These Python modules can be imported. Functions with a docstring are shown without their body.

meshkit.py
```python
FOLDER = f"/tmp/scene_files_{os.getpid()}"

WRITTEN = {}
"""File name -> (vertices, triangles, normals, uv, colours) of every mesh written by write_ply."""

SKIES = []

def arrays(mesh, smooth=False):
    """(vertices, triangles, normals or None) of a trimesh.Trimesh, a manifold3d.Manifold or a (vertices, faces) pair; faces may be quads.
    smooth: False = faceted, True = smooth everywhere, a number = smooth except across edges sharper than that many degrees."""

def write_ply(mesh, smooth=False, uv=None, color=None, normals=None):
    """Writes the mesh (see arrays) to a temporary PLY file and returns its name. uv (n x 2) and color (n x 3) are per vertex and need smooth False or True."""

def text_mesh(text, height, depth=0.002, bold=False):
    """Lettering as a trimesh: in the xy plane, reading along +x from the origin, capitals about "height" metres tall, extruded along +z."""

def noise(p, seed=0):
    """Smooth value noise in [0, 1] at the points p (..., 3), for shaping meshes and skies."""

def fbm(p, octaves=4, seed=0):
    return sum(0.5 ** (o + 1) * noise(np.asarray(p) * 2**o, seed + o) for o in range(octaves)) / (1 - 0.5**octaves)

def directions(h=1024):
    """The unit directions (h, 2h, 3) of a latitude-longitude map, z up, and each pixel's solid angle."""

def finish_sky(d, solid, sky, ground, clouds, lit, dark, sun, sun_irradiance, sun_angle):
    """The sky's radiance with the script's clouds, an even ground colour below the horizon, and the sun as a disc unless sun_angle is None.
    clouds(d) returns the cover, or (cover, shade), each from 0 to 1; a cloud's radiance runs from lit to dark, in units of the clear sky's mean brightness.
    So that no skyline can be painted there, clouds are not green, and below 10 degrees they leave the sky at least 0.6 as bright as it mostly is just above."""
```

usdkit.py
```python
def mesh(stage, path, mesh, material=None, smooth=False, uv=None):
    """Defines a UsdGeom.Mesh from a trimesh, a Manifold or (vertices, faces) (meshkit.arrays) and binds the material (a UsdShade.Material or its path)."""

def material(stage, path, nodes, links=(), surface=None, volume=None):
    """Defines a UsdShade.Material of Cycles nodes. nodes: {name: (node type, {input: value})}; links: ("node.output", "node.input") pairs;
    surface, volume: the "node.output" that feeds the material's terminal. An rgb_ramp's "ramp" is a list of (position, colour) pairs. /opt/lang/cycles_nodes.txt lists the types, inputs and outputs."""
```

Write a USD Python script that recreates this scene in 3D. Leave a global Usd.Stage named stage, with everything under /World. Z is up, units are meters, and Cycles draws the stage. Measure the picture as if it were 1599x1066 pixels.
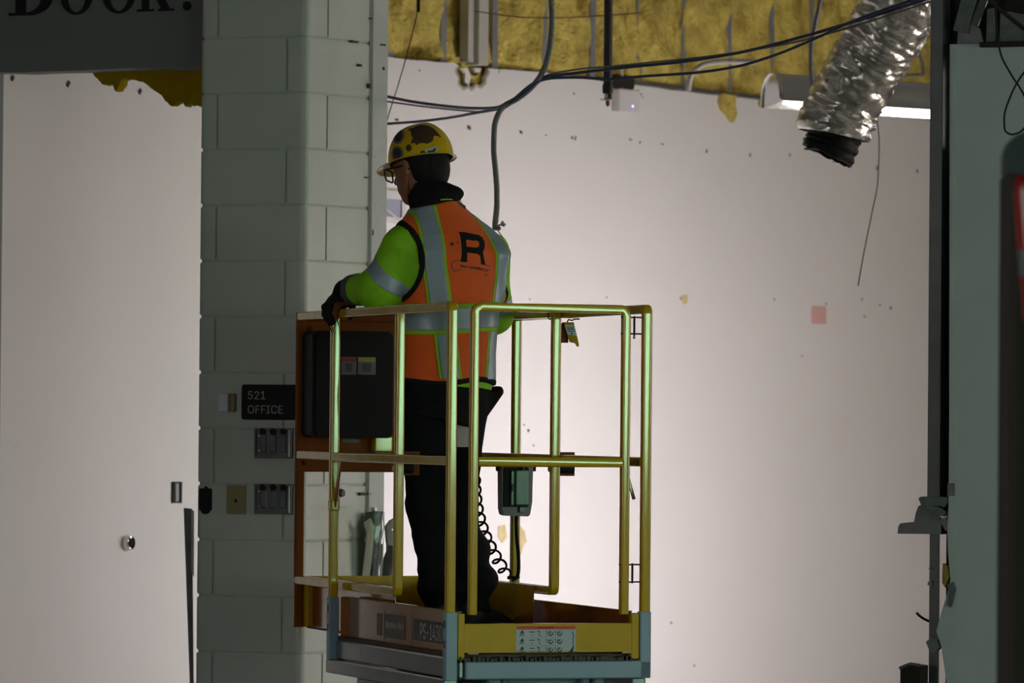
import math, random
import numpy as np, trimesh, shapely, usdkit, meshkit
from shapely.geometry import Polygon, LineString, Point, MultiPolygon, box as sbox
from shapely import affinity
from scipy import ndimage
from pxr import Usd, UsdGeom, UsdLux, UsdShade, Gf, Sdf, Vt

stage = Usd.Stage.CreateInMemory()
UsdGeom.SetStageUpAxis(stage, 'Z')
UsdGeom.SetStageMetersPerUnit(stage, 1.0)
UsdGeom.Xform.Define(stage, '/World')
rng = np.random.default_rng(7)
random.seed(7)

# ------------------------------------------------------------------ camera
F_PX, CX, CY = 7700.0, 799.5, 533.0
EYE = np.array([0.0, 0.0, 1.65])
PITCH, ROLL = math.atan(126.5 / F_PX), math.radians(0.49)
c_f = np.array([0, math.cos(PITCH), math.sin(PITCH)])
u0 = np.array([0, -math.sin(PITCH), math.cos(PITCH)])
r0 = np.array([1.0, 0, 0])
c_r = r0 * math.cos(ROLL) + u0 * math.sin(ROLL)
c_u = u0 * math.cos(ROLL) - r0 * math.sin(ROLL)
cam = UsdGeom.Camera.Define(stage, '/World/camera')
cam.CreateHorizontalApertureAttr(36.0)
cam.CreateVerticalApertureAttr(36.0 * 1066 / 1599)
cam.CreateFocalLengthAttr(36.0 * F_PX / 1599)
cam.CreateFStopAttr(6.3)
cam.CreateFocusDistanceAttr(15.9)
cam.CreateClippingRangeAttr(Gf.Vec2f(0.1, 200))
cam.CreateExposureAttr(0.0)
_m = Gf.Matrix4d(*c_r, 0, *c_u, 0, *(-c_f), 0, *EYE, 1)
cam.AddTransformOp().Set(_m)


def ray(px, py):
    d = c_f + c_r * ((px - CX) / F_PX) - c_u * ((py - CY) / F_PX)
    return d / np.linalg.norm(d)


def at(px, py, Y):
    """the world point that lies at depth Y (metres into the building)"""
    d = ray(px, py)
    return EYE + d * (Y / d[1])


def on(px, py, p0, n):
    d = ray(px, py)
    return EYE + d * (np.dot(np.asarray(p0) - EYE, n) / np.dot(d, n))


# ------------------------------------------------------------------ seen strip lamp, unseen work lamp, glowing panes out of view (strengths used below)
POWER = dict(work=60.0, strip=14.0, hall=14.0, hall2=5.0, back=9.5, left=10.0)
dome = UsdLux.DomeLight.Define(stage, '/World/sky')
dome.CreateColorAttr(Gf.Vec3f(0.9, 1.0, 0.98))
dome.CreateIntensityAttr(0.02)


# ------------------------------------------------------------------ materials
def lin(r, g, b):
    c = np.array([r, g, b]) / 255.0
    return tuple(np.where(c <= 0.04045, c / 12.92, ((c + 0.055) / 1.055) ** 2.4))


LOOKS = {}


def look(name, base, rough=0.5, metal=0.0, var=0.08, vscale=6.0, bump=0.0, bscale=60.0, bdist=0.002, coat=0.0, spec=0.5,
         spots=None, spot_scale=8.0, spot_at=(0.62, 0.7), sheen=0.0, trans=0.0, emit=None, stretch=None, rvar=0.0):
    """principled paint/metal/cloth with a slight mottling, optional spots of wear or fold shade and a fine bump, all in object space"""
    nodes = {'p': ('principled_bsdf', {'base_color': base, 'roughness': rough, 'metallic': metal, 'coat_weight': coat,
                                       'coat_roughness': 0.10, 'coat_ior': 1.5 if coat < 0.9 else (1.62 if 'yellow' in name else 2.1), 'specular_ior_level': spec, 'sheen_weight': sheen}),
             'tc': ('texture_coordinate', {}), 'mp': ('mapping', {'scale': stretch or (1, 1, 1)}),
             'n': ('noise_texture', {'scale': vscale, 'detail': 4.0, 'roughness': 0.6})}
    links = [('tc.object', 'mp.vector'), ('mp.vector', 'n.vector')]
    d = np.array(base)
    nodes['r'] = ('rgb_ramp', {'ramp': [(0.25, tuple(d * (1 - var))), (0.75, tuple(np.minimum(d * (1 + var), 1)))]})
    links += [('n.fac', 'r.fac')]
    src = 'r.color'
    if spots is not None:
        nodes['n2'] = ('noise_texture', {'scale': spot_scale, 'detail': 6.0, 'roughness': 0.65})
        nodes['r2'] = ('rgb_ramp', {'ramp': [(0, (0, 0, 0)), (spot_at[0], (0, 0, 0)), (spot_at[1], (1, 1, 1)), (1, (1, 1, 1))]})
        nodes['mx'] = ('mix', {'color2': spots})
        links += [('mp.vector', 'n2.vector'), ('n2.fac', 'r2.fac'), ('r2.color', 'mx.fac'), (src, 'mx.color1')]
        src = 'mx.color'
    links += [(src, 'p.base_color')]
    if rvar:
        nodes['rr'] = ('map_range', {'from_min': 0.3, 'from_max': 0.7, 'to_min': max(rough - rvar, 0.02), 'to_max': rough + rvar})
        links += [('n.fac', 'rr.value'), ('rr.result', 'p.roughness')]
    if bump:
        nodes['nb'] = ('noise_texture', {'scale': bscale, 'detail': 3.0})
        nodes['b'] = ('bump', {'strength': bump, 'distance': bdist})
        links += [('mp.vector', 'nb.vector'), ('nb.fac', 'b.height'), ('b.normal', 'p.normal')]
    if emit is not None:
        nodes['p'][1]['emission_color'] = emit[0]
        nodes['p'][1]['emission_strength'] = emit[1]
    LOOKS[name] = usdkit.material(stage, '/World/Looks/' + name, nodes, links, surface='p.BSDF')
    return LOOKS[name]


def glow(name, color, strength):
    LOOKS[name] = usdkit.material(stage, '/World/Looks/' + name, {'e': ('emission', {'color': color, 'strength': strength})}, [], surface='e.emission')
    return LOOKS[name]


UsdGeom.Scope.Define(stage, '/World/Looks')
look('white_board', (0.71, 0.67, 0.635), 0.6, var=0.02, vscale=1.2, bump=0.05, bscale=40, spots=(0.63, 0.57, 0.50), spot_scale=5, spot_at=(0.70, 0.80))
look('paper_edge', (0.42, 0.36, 0.27), 0.9, var=0.2, vscale=40)
look('batt', lin(200, 178, 92), 0.95, var=0.34, vscale=8, bump=1.0, bscale=45, bdist=0.02, spots=lin(136, 110, 40), spot_scale=5, spot_at=(0.50, 0.70), spec=0.1)  # spots mix mottling with painted shade of the folds
look('galvanised', (0.42, 0.43, 0.44), 0.42, metal=0.7, var=0.15, vscale=14)
look('jamb_steel', (0.085, 0.09, 0.092), 0.45, metal=0.2, var=0.2, vscale=8)
look('dull_steel', (0.13, 0.135, 0.14), 0.5, metal=0.5, var=0.25, vscale=12)
look('shade_black', (0.012, 0.012, 0.013), 0.9)  # near-black stand-in for the shade in deep recesses
look('block_paint', (0.49, 0.52, 0.47), 0.42, var=0.05, vscale=5, bump=0.35, bscale=110, bdist=0.003, spots=(0.27, 0.29, 0.25), spot_scale=6, spot_at=(0.74, 0.82))
look('mortar_paint', (0.42, 0.46, 0.40), 0.6, var=0.1, vscale=20, bump=0.3, bscale=90)
look('render_strip', (0.47, 0.50, 0.47), 0.5, var=0.08, vscale=9, bump=0.2, bscale=60, spots=(0.2, 0.21, 0.2), spot_scale=5, spot_at=(0.66, 0.74))
look('header_paint', (0.155, 0.16, 0.155), 0.6, var=0.06, vscale=4)
look('letter_black', (0.012, 0.012, 0.013), 0.5, spec=0.15)
look('right_paint', (0.42, 0.50, 0.48), 0.55, var=0.06, vscale=4, bump=0.1, bscale=50, spots=(0.16, 0.19, 0.18), spot_scale=4, spot_at=(0.68, 0.8))
look('hall_paint', (0.30, 0.32, 0.30), 0.7, var=0.05, vscale=2)
look('hall_floor', (0.16, 0.155, 0.15), 0.5, var=0.15, vscale=2)
look('hall_ceiling', (0.35, 0.35, 0.34), 0.8, var=0.05, vscale=2)
look('lift_yellow', lin(200, 163, 0), 0.26, var=0.07, vscale=9, bump=0.10, bscale=60, bdist=0.002, coat=1.0, spec=0.15, spots=lin(120, 84, 14), spot_scale=22, spot_at=(0.70, 0.76), rvar=0.06)
look('lift_shaded', lin(160, 88, 8), 0.2, var=0.06, vscale=9, coat=1.0, spots=lin(90, 60, 18), spot_scale=18, spot_at=(0.72, 0.78), rvar=0.05)  # lift paint darkened for unlit boards, shade put into the colour
look('lift_unlit', lin(122, 66, 4), 0.6, var=0.06, vscale=9, spec=0.25, spots=lin(90, 60, 18), spot_scale=18, spot_at=(0.72, 0.78))  # browner copy of the lift paint, shade of the far end in its colour
look('tag_yellow', lin(176, 136, 4), 0.6, spec=0.2)
look('lift_blue', lin(138, 166, 182), 0.38, var=0.06, vscale=9, coat=0.2, spots=lin(90, 105, 110), spot_scale=14, spot_at=(0.68, 0.76))
look('lift_grey', lin(150, 152, 158), 0.22, metal=0.8, var=0.12, vscale=8, coat=0.3, spots=lin(60, 58, 58), spot_scale=12, spot_at=(0.68, 0.75))
look('deck_steel', lin(72, 66, 60), 0.6, metal=0.2, var=0.3, vscale=18, spots=lin(96, 90, 84), spot_scale=25, spot_at=(0.6, 0.68))
look('black_plastic', (0.012, 0.012, 0.013), 0.55, bump=0.1, bscale=90, spec=0.15)
look('black_rubber', (0.010, 0.010, 0.012), 0.6, spec=0.15)
look('bolt_black', (0.015, 0.013, 0.012), 0.45)
look('pin_steel', (0.55, 0.55, 0.55), 0.25, metal=0.9)
look('outlet_grey', lin(120, 122, 126), 0.45, var=0.06)
look('outlet_lid', lin(96, 128, 120), 0.3, var=0.05, coat=0.3)
look('sticker_white', lin(176, 190, 196), 0.45, var=0.04)
look('sticker_dim', lin(84, 88, 88), 0.4, var=0.05)
look('sticker_red', lin(196, 70, 20), 0.45)
look('sticker_darkred', lin(120, 34, 22), 0.45)
look('sticker_olive', lin(150, 140, 20), 0.45)
look('ink', lin(50, 58, 64), 0.5)
look('ink_white', lin(190, 190, 186), 0.5)
look('label_black', lin(38, 38, 36), 0.35)
look('label_brown', lin(58, 40, 34), 0.35)
look('sign_black', (0.011, 0.010, 0.011), 0.45, spec=0.15)
look('sign_text', lin(150, 150, 146), 0.5)
look('plate_tan', lin(140, 128, 84), 0.5, var=0.05)
look('plate_white', lin(190, 190, 184), 0.45)
look('chip_white', lin(206, 212, 222), 0.4)
look('foil', (0.62, 0.59, 0.55), 0.30, metal=0.92, var=0.12, vscale=10, bump=0.5, bscale=45, bdist=0.004, rvar=0.1)
look('chrome', (0.62, 0.62, 0.63), 0.12, metal=1.0)
look('hood_grey', (0.42, 0.41, 0.40), 0.22, metal=0.8, var=0.06)
look('cable_blue', lin(60, 68, 98), 0.5)
look('cable_grey', lin(120, 118, 104), 0.55)
look('armoured', lin(110, 112, 112), 0.4, metal=0.5, var=0.15, vscale=60)
look('rope_white', lin(176, 170, 170), 0.8)
look('pipe_black', (0.014, 0.013, 0.013), 0.5)
look('pipe_white', lin(188, 184, 170), 0.4, var=0.05)
look('brass_red', lin(120, 60, 50), 0.35, metal=0.6)
look('box_white', lin(206, 200, 196), 0.5)
glow('blue_led', (0.35, 0.3, 1.0), 4.0)
look('pink_paper', lin(214, 166, 158), 0.7)
look('panel_grey', lin(150, 152, 166), 0.6)
look('glue_tan', lin(196, 176, 124), 0.8, var=0.2, vscale=30)
look('mark_dark', lin(70, 62, 52), 0.8)
look('torn_steel', lin(120, 126, 124), 0.25, metal=0.75, var=0.15, vscale=7, bump=0.3, bscale=14, bdist=0.01)
look('torn_paint', lin(150, 156, 136), 0.5, var=0.12, vscale=12)
look('rubble', lin(96, 104, 100), 0.8, var=0.25, vscale=22)
look('near_dark', lin(46, 42, 38), 0.7, spec=0.15)
look('red_enamel', lin(124, 18, 6), 0.35)
look('hood_dark', lin(46, 54, 60), 0.6)
# person
look('skin', lin(150, 98, 76), 0.5, var=0.06, vscale=30)
look('hair', (0.010, 0.009, 0.009), 0.6, var=0.4, vscale=80, bump=0.8, bscale=140, bdist=0.003, stretch=(1, 1, 0.25), spec=0.15)
look('vest_orange', lin(238, 94, 5), 0.75, var=0.08, vscale=9, bump=0.25, bscale=160, bdist=0.001, sheen=0.2)
look('vest_lime', lin(150, 196, 30), 0.7)
look('tape_silver', lin(150, 164, 176), 0.42, var=0.05, vscale=40, metal=0.15)
look('vest_mesh', lin(236, 120, 80), 0.75, bump=0.6, bscale=300, bdist=0.001)
look('binding_black', (0.014, 0.014, 0.014), 0.8, spec=0.15)
look('shirt_green', lin(140, 206, 16), 0.75, var=0.12, vscale=10, bump=0.3, bscale=150, bdist=0.001)
look('cuff_grey', lin(84, 86, 86), 0.8)
look('hoodie_black', (0.010, 0.010, 0.011), 0.85, bump=0.3, bscale=120, bdist=0.001, spec=0.15)
look('trousers_black', (0.0055, 0.006, 0.008), 0.8, var=0.2, vscale=7, bump=0.3, bscale=100, bdist=0.001, spec=0.15)
look('glove_black', (0.012, 0.012, 0.013), 0.7, bump=0.3, bscale=120, bdist=0.001, spec=0.15)
look('glove_tan', lin(120, 72, 22), 0.8)
look('shoe_black', lin(40, 44, 44), 0.6)
look('helmet_yellow', lin(214, 176, 6), 0.30, var=0.1, vscale=14, coat=0.3, spots=lin(120, 90, 10), spot_scale=16, spot_at=(0.68, 0.76))
look('helmet_worn', lin(74, 50, 34), 0.7, var=0.2, vscale=30)
look('sticker_grey', lin(112, 106, 100), 0.5, var=0.25, vscale=80)
look('sticker_silver', lin(176, 188, 180), 0.4)
look('sticker_ink', lin(56, 48, 56), 0.5)
look('frame_black', (0.01, 0.01, 0.01), 0.3)
usdkit.material(stage, '/World/Looks/lens', {'t': ('transparent_bsdf', {'color': (0.92, 0.93, 0.94)}), 'g': ('glossy_bsdf', {'roughness': 0.02, 'color': (1, 1, 1)}),
                                             'f': ('fresnel', {'IOR': 1.45}), 'm': ('mix_closure', {})},
                [('f.fac', 'm.fac'), ('t.BSDF', 'm.closure1'), ('g.BSDF', 'm.closure2')], surface='m.closure')
LOOKS['lens'] = UsdShade.Material.Get(stage, '/World/Looks/lens')
usdkit.material(stage, '/World/Looks/batt_thin', {'d': ('diffuse_bsdf', {'color': lin(172, 148, 34)}), 't': ('translucent_bsdf', {'color': lin(190, 164, 30)}), 'm': ('mix_closure', {'fac': 0.35}),
                                                  'nb': ('noise_texture', {'scale': 55.0, 'detail': 4.0}), 'b': ('bump', {'strength': 0.9, 'distance': 0.012})},
                [('nb.fac', 'b.height'), ('b.normal', 'd.normal'), ('d.BSDF', 'm.closure1'), ('t.BSDF', 'm.closure2')], surface='m.closure')
LOOKS['batt_thin'] = UsdShade.Material.Get(stage, '/World/Looks/batt_thin')
glow('tube_light', (1.0, 0.93, 0.88), POWER['strip'])
glow('unseen_lamp_glow', (0.92, 0.90, 1.0), POWER['work'])  # unseen lamp, lights the middle of the back wall
glow('unseen_hall_glow', (0.52, 1.0, 0.58), POWER['hall'])  # green glow of an unseen window, mirrored in the rails
glow('unseen_hall_glow_clear', (0.98, 1.0, 0.96), POWER['hall2'])  # unseen window, lights worker and lift from the right
glow('unseen_back_glow', (1.0, 0.91, 0.80), POWER['back'])  # unseen window, lights the right face of the pier
glow('added_side_glow', (1.0, 0.98, 0.96), POWER['left'])  # glow of the added fill window on the left

# ------------------------------------------------------------------ scene helpers
NAMES = {}


def numbered(parent, name):
    k = NAMES.get((parent, name), 0)
    NAMES[(parent, name)] = k + 1
    return name if k == 0 else f'{name}_{k:03d}'


class Thing:
    def __init__(self, name, label=None, cat=None, loc=(0, 0, 0), rot=0.0, group=None, kind=None):
        self.loc, self.rot = np.asarray(loc, float), math.radians(rot)
        self.path = '/World/' + numbered('/World', name)
        x = UsdGeom.Xform.Define(stage, self.path)
        x.AddTranslateOp().Set(Gf.Vec3d(*map(float, self.loc)))
        if rot:
            x.AddRotateZOp().Set(float(rot))
        self.prim = x.GetPrim()
        data(self.prim, label, cat, group, kind)
        c, s = math.cos(self.rot), math.sin(self.rot)
        self.R = np.array([[c, -s, 0], [s, c, 0], [0, 0, 1]])

    def local(self, p):
        return (np.asarray(p, float) - self.loc) @ self.R

    def world(self, p):
        return np.asarray(p, float) @ self.R.T + self.loc

    def hit(self, px, py, axis, value):
        """local point of the sight line through (px, py) in the local plane axis = value"""
        o, d = self.local(EYE), ray(px, py) @ self.R
        return o + d * ((value - o[axis]) / d[axis])


def data(prim, label=None, cat=None, group=None, kind=None):
    for k, v in (('label', label), ('category', cat), ('group', group), ('kind', kind)):
        if v:
            prim.SetCustomDataByKey(k, v)


def merge(ms):
    ms = ms if isinstance(ms, (list, tuple)) and not (len(ms) == 2 and isinstance(ms[0], np.ndarray)) else [ms]
    out = []
    for m in ms:
        v, f, _ = meshkit.arrays(m)
        out.append(trimesh.Trimesh(v, f, process=False))
    return trimesh.util.concatenate(out) if len(out) > 1 else out[0]


def obj(name, m, mat, parent=None, smooth=False, world=False, label=None, cat=None, group=None, kind=None):
    """one Mesh prim. parent: a Thing or a path. world=True: the vertices are in world space and are brought into the parent's"""
    m = merge(m)
    base = '/World' if parent is None else (parent.path if isinstance(parent, Thing) else str(parent))
    if world and isinstance(parent, Thing):
        m = trimesh.Trimesh(parent.local(m.vertices), m.faces, process=False)
    path = base + '/' + numbered(base, name)
    g = usdkit.mesh(stage, path, m, LOOKS[mat], smooth=smooth)
    data(g.GetPrim(), label, cat, group, kind)
    return path


def single(name, m, mat, label, cat, smooth=False, group=None, kind=None):
    """a top-level thing that is one mesh; its origin is put at its base"""
    m = merge(m)
    b = m.bounds
    o = np.array([(b[0][0] + b[1][0]) / 2, (b[0][1] + b[1][1]) / 2, b[0][2]])
    path = '/World/' + numbered('/World', name)
    g = usdkit.mesh(stage, path, trimesh.Trimesh(m.vertices - o, m.faces, process=False), LOOKS[mat], smooth=smooth)
    UsdGeom.Xformable(g).AddTranslateOp().Set(Gf.Vec3d(*map(float, o)))
    data(g.GetPrim(), label, cat, group, kind)
    return path


# ------------------------------------------------------------------ shapes
def bx(x0, x1, y0, y1, z0, z1, c=0.0):
    """a box with chamfered edges"""
    lo, hi = np.minimum([x0, y0, z0], [x1, y1, z1]), np.maximum([x0, y0, z0], [x1, y1, z1])
    if not c:
        m = trimesh.creation.box(hi - lo)
        m.apply_translation((lo + hi) / 2)
        return m
    c = min(c, 0.45 * (hi - lo).min())
    pts = []
    for i in np.ndindex(2, 2, 2):
        for k in range(3):
            q = np.where(i, hi, lo).astype(float)
            for a in range(3):
                if a != k:
                    q[a] += c if i[a] == 0 else -c
            pts.append(q)
    return trimesh.convex.convex_hull(np.array(pts))


def rrect(w, h, r, n=3):
    a = []
    for cx, cy, s in ((w / 2 - r, h / 2 - r, 0), (-w / 2 + r, h / 2 - r, 90), (-w / 2 + r, -h / 2 + r, 180), (w / 2 - r, -h / 2 + r, 270)):
        for k in range(n + 1):
            t = math.radians(s + 90 * k / n)
            a.append((cx + r * math.cos(t), cy + r * math.sin(t)))
    return np.array(a)


def circ(r, n=10):
    t = np.arange(n) * 2 * math.pi / n
    return np.c_[r * np.cos(t), r * np.sin(t)]


def sweep(path, section, normal=None, closed=False, scale=None):
    """a 2D section along a 3D path. normal: fixed binormal of a planar path; else parallel transport"""
    p = np.asarray(path, float)
    n = len(p)
    if closed:
        t = np.roll(p, -1, 0) - np.roll(p, 1, 0)
    else:
        t = np.gradient(p, axis=0)
    t /= np.linalg.norm(t, axis=1, keepdims=True)
    if normal is not None:
        b = np.tile(np.asarray(normal, float) / np.linalg.norm(normal), (n, 1))
    else:
        b = np.zeros_like(p)
        a = np.array([0, 0, 1.0]) if abs(t[0][2]) < 0.9 else np.array([1.0, 0, 0])
        b[0] = np.cross(t[0], a)
        b[0] /= np.linalg.norm(b[0])
        for i in range(1, n):
            q = b[i - 1] - t[i] * np.dot(b[i - 1], t[i])
            b[i] = q / np.linalg.norm(q)
    s = np.cross(b, t)
    sec = np.asarray(section, float)
    m = len(sec)
    sc = np.ones(n) if scale is None else np.asarray(scale, float)
    v = (p[:, None] + sc[:, None, None] * (sec[None, :, 0, None] * s[:, None] + sec[None, :, 1, None] * b[:, None])).reshape(-1, 3)
    f = []
    for i in range(n if closed else n - 1):
        j = (i + 1) % n
        for k in range(m):
            l = (k + 1) % m
            f += [(i * m + k, j * m + k, j * m + l), (i * m + k, j * m + l, i * m + l)]
    if not closed:
        v = np.vstack([v, p[0], p[-1]])
        for k in range(m):
            l = (k + 1) % m
            f += [(n * m, k, l), (n * m + 1, (n - 1) * m + l, (n - 1) * m + k)]
    out = trimesh.Trimesh(v, f, process=False)
    if out.volume < 0:
        out.invert()
    return out


def bar(p0, p1, w=0.032, h=None, r=0.006, normal=(0, 0, 1)):
    """a straight rounded rectangular tube"""
    p0, p1 = np.asarray(p0, float), np.asarray(p1, float)
    d = (p1 - p0) / np.linalg.norm(p1 - p0)
    n = np.asarray(normal, float)
    if abs(np.dot(n, d)) > 0.95:
        n = np.array([1.0, 0, 0])
    n = n - d * np.dot(n, d)
    return sweep([p0, p1], rrect(w, h or w, r), n)


def spline(pts, n=60):
    p = np.asarray(pts, float)
    d = np.r_[0, np.cumsum(np.linalg.norm(np.diff(p, axis=0), axis=1))]
    from scipy.interpolate import PchipInterpolator, CubicSpline
    t = np.linspace(0, d[-1], n)
    return np.stack([PchipInterpolator(d, p[:, k])(t) for k in range(p.shape[1])], 1)


def fillet(pts, r, n=5, closed=False):
    p = [np.asarray(q, float) for q in pts]
    out = []
    N = len(p)
    for i in range(N):
        if not closed and i in (0, N - 1):
            out.append(p[i])
            continue
        a, b, c = p[i - 1], p[i], p[(i + 1) % N]
        u, v = (a - b) / np.linalg.norm(a - b), (c - b) / np.linalg.norm(c - b)
        k = min(r, 0.45 * np.linalg.norm(a - b), 0.45 * np.linalg.norm(c - b))
        for t in np.linspace(0, 1, n):
            out.append((1 - t) ** 2 * (b + u * k) + 2 * t * (1 - t) * b + t ** 2 * (b + v * k))
    return np.array(out)


def extrude(poly, h):
    polys = list(getattr(poly, 'geoms', [poly]))
    return trimesh.util.concatenate([trimesh.creation.extrude_polygon(p, h, engine='earcut') for p in polys if p.area > 1e-9])


def place(m, o, ex, ey, ez):
    """maps mesh coordinates (x, y, z) to o + x ex + y ey + z ez"""
    m = merge(m)
    v = np.asarray(m.vertices)
    w = np.asarray(o) + v[:, :1] * np.asarray(ex) + v[:, 1:2] * np.asarray(ey) + v[:, 2:3] * np.asarray(ez)
    r = trimesh.Trimesh(w, m.faces, process=False)
    if np.dot(np.cross(ex, ey), ez) < 0:
        r.invert()
    return r


def lathe(profile, o=(0, 0, 0), axis=(0, 0, 1), n=20):
    axis = np.asarray(axis, float) / np.linalg.norm(axis)
    m = trimesh.creation.revolve(np.asarray(profile, float), sections=n)
    a = np.array([1.0, 0, 0]) if abs(axis[0]) < 0.9 else np.array([0, 1.0, 0])
    ex = np.cross(a, axis)
    ex /= np.linalg.norm(ex)
    ey = np.cross(axis, ex)
    m = place(m, o, ex, ey, axis)
    if m.volume < 0:
        m.invert()
    return m


def cyl(p0, p1, r, n=14):
    return sweep([p0, p1], circ(r, n))


# ------------------------------------------------------------------ implicit surfaces (bodies, cloth)
def surface_nets(val, lo, h):
    s = val < 0
    c = [(i, j, k) for i in (0, 1) for j in (0, 1) for k in (0, 1)]
    sl = lambda o: tuple(slice(o[a], val.shape[a] - 1 + o[a]) for a in range(3))
    cnt = sum(s[sl(o)].astype(np.int8) for o in c)
    mixed = (cnt > 0) & (cnt < 8)
    ijk = np.argwhere(mixed)
    V = np.stack([val[tuple((ijk + o).T)] for o in c], 1)
    pos, num = np.zeros((len(ijk), 3)), np.zeros(len(ijk))
    for a in range(8):
        for b in range(a + 1, 8):
            if sum(abs(c[a][k] - c[b][k]) for k in range(3)) != 1:
                continue
            w = (V[:, a] < 0) != (V[:, b] < 0)
            t = V[w, a] / (V[w, a] - V[w, b])
            pos[w] += np.array(c[a]) + t[:, None] * (np.array(c[b]) - np.array(c[a]))
            num[w] += 1
    v = np.asarray(lo) + h * (ijk + pos / num[:, None])
    idx = np.full(mixed.shape, -1, np.int64)
    idx[mixed] = np.arange(len(ijk))
    F = []
    for a in range(3):
        b, d = (a + 1) % 3, (a + 2) % 3
        s0 = s[tuple(slice(0, -1) if k == a else slice(None) for k in range(3))]
        s1 = s[tuple(slice(1, None) if k == a else slice(None) for k in range(3))]
        e = np.argwhere(s0 != s1)
        e = e[(e[:, b] > 0) & (e[:, d] > 0) & (e[:, b] < mixed.shape[b]) & (e[:, d] < mixed.shape[d])]
        q = []
        for ob, od in ((-1, -1), (0, -1), (0, 0), (-1, 0)):
            k = e.copy()
            k[:, b] += ob
            k[:, d] += od
            q.append(idx[tuple(k.T)])
        q = np.stack(q, 1)
        flip = ~s0[tuple(e.T)]
        q[flip] = q[flip][:, ::-1]
        F.append(q)
    q = np.vstack(F)
    q = q[(q >= 0).all(1)]
    return trimesh.Trimesh(v, np.vstack([q[:, [0, 1, 2]], q[:, [0, 2, 3]]]), process=False)


def polygonize(f, lo, hi, h, smooth=2):
    lo, hi = np.asarray(lo, float), np.asarray(hi, float)
    n = (np.ceil((hi - lo) / h / 4).astype(int) + 1) * 4 + 1
    ax = [lo[k] + h * np.arange(n[k]) for k in range(3)]
    ca = [a[::4] for a in ax]
    C = f(np.stack(np.meshgrid(*ca, indexing='ij'), -1).reshape(-1, 3)).reshape([len(a) for a in ca])
    g = np.meshgrid(*[np.arange(k) / 4 for k in n], indexing='ij')
    val = ndimage.map_coordinates(C, np.stack(g), order=1)
    near = np.abs(val) < 7 * h
    I = np.argwhere(near)
    val[near] = f(np.stack([ax[k][I[:, k]] for k in range(3)], 1))
    m = surface_nets(val, lo, h)
    if smooth:
        trimesh.smoothing.filter_taubin(m, iterations=smooth)
    return m


def cone(P, a, b, ra, rb):
    a, b = np.asarray(a, float), np.asarray(b, float)
    ab = b - a
    t = np.clip((P - a) @ ab / (ab @ ab), 0, 1)
    return np.linalg.norm(P - a - t[:, None] * ab, axis=1) - (ra + (rb - ra) * t)


def ell(P, c, r, R=None):
    q = P - np.asarray(c, float)
    if R is not None:
        q = q @ R
    r = np.asarray(r, float)
    k0 = np.linalg.norm(q / r, axis=1)
    k1 = np.linalg.norm(q / r ** 2, axis=1)
    return k0 * (k0 - 1) / np.maximum(k1, 1e-9)


def smin(a, b, k):
    h = np.maximum(k - np.abs(a - b), 0) / k
    return np.minimum(a, b) - h * h * k * 0.25


def smax(a, b, k):
    return -smin(-a, -b, k)


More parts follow.
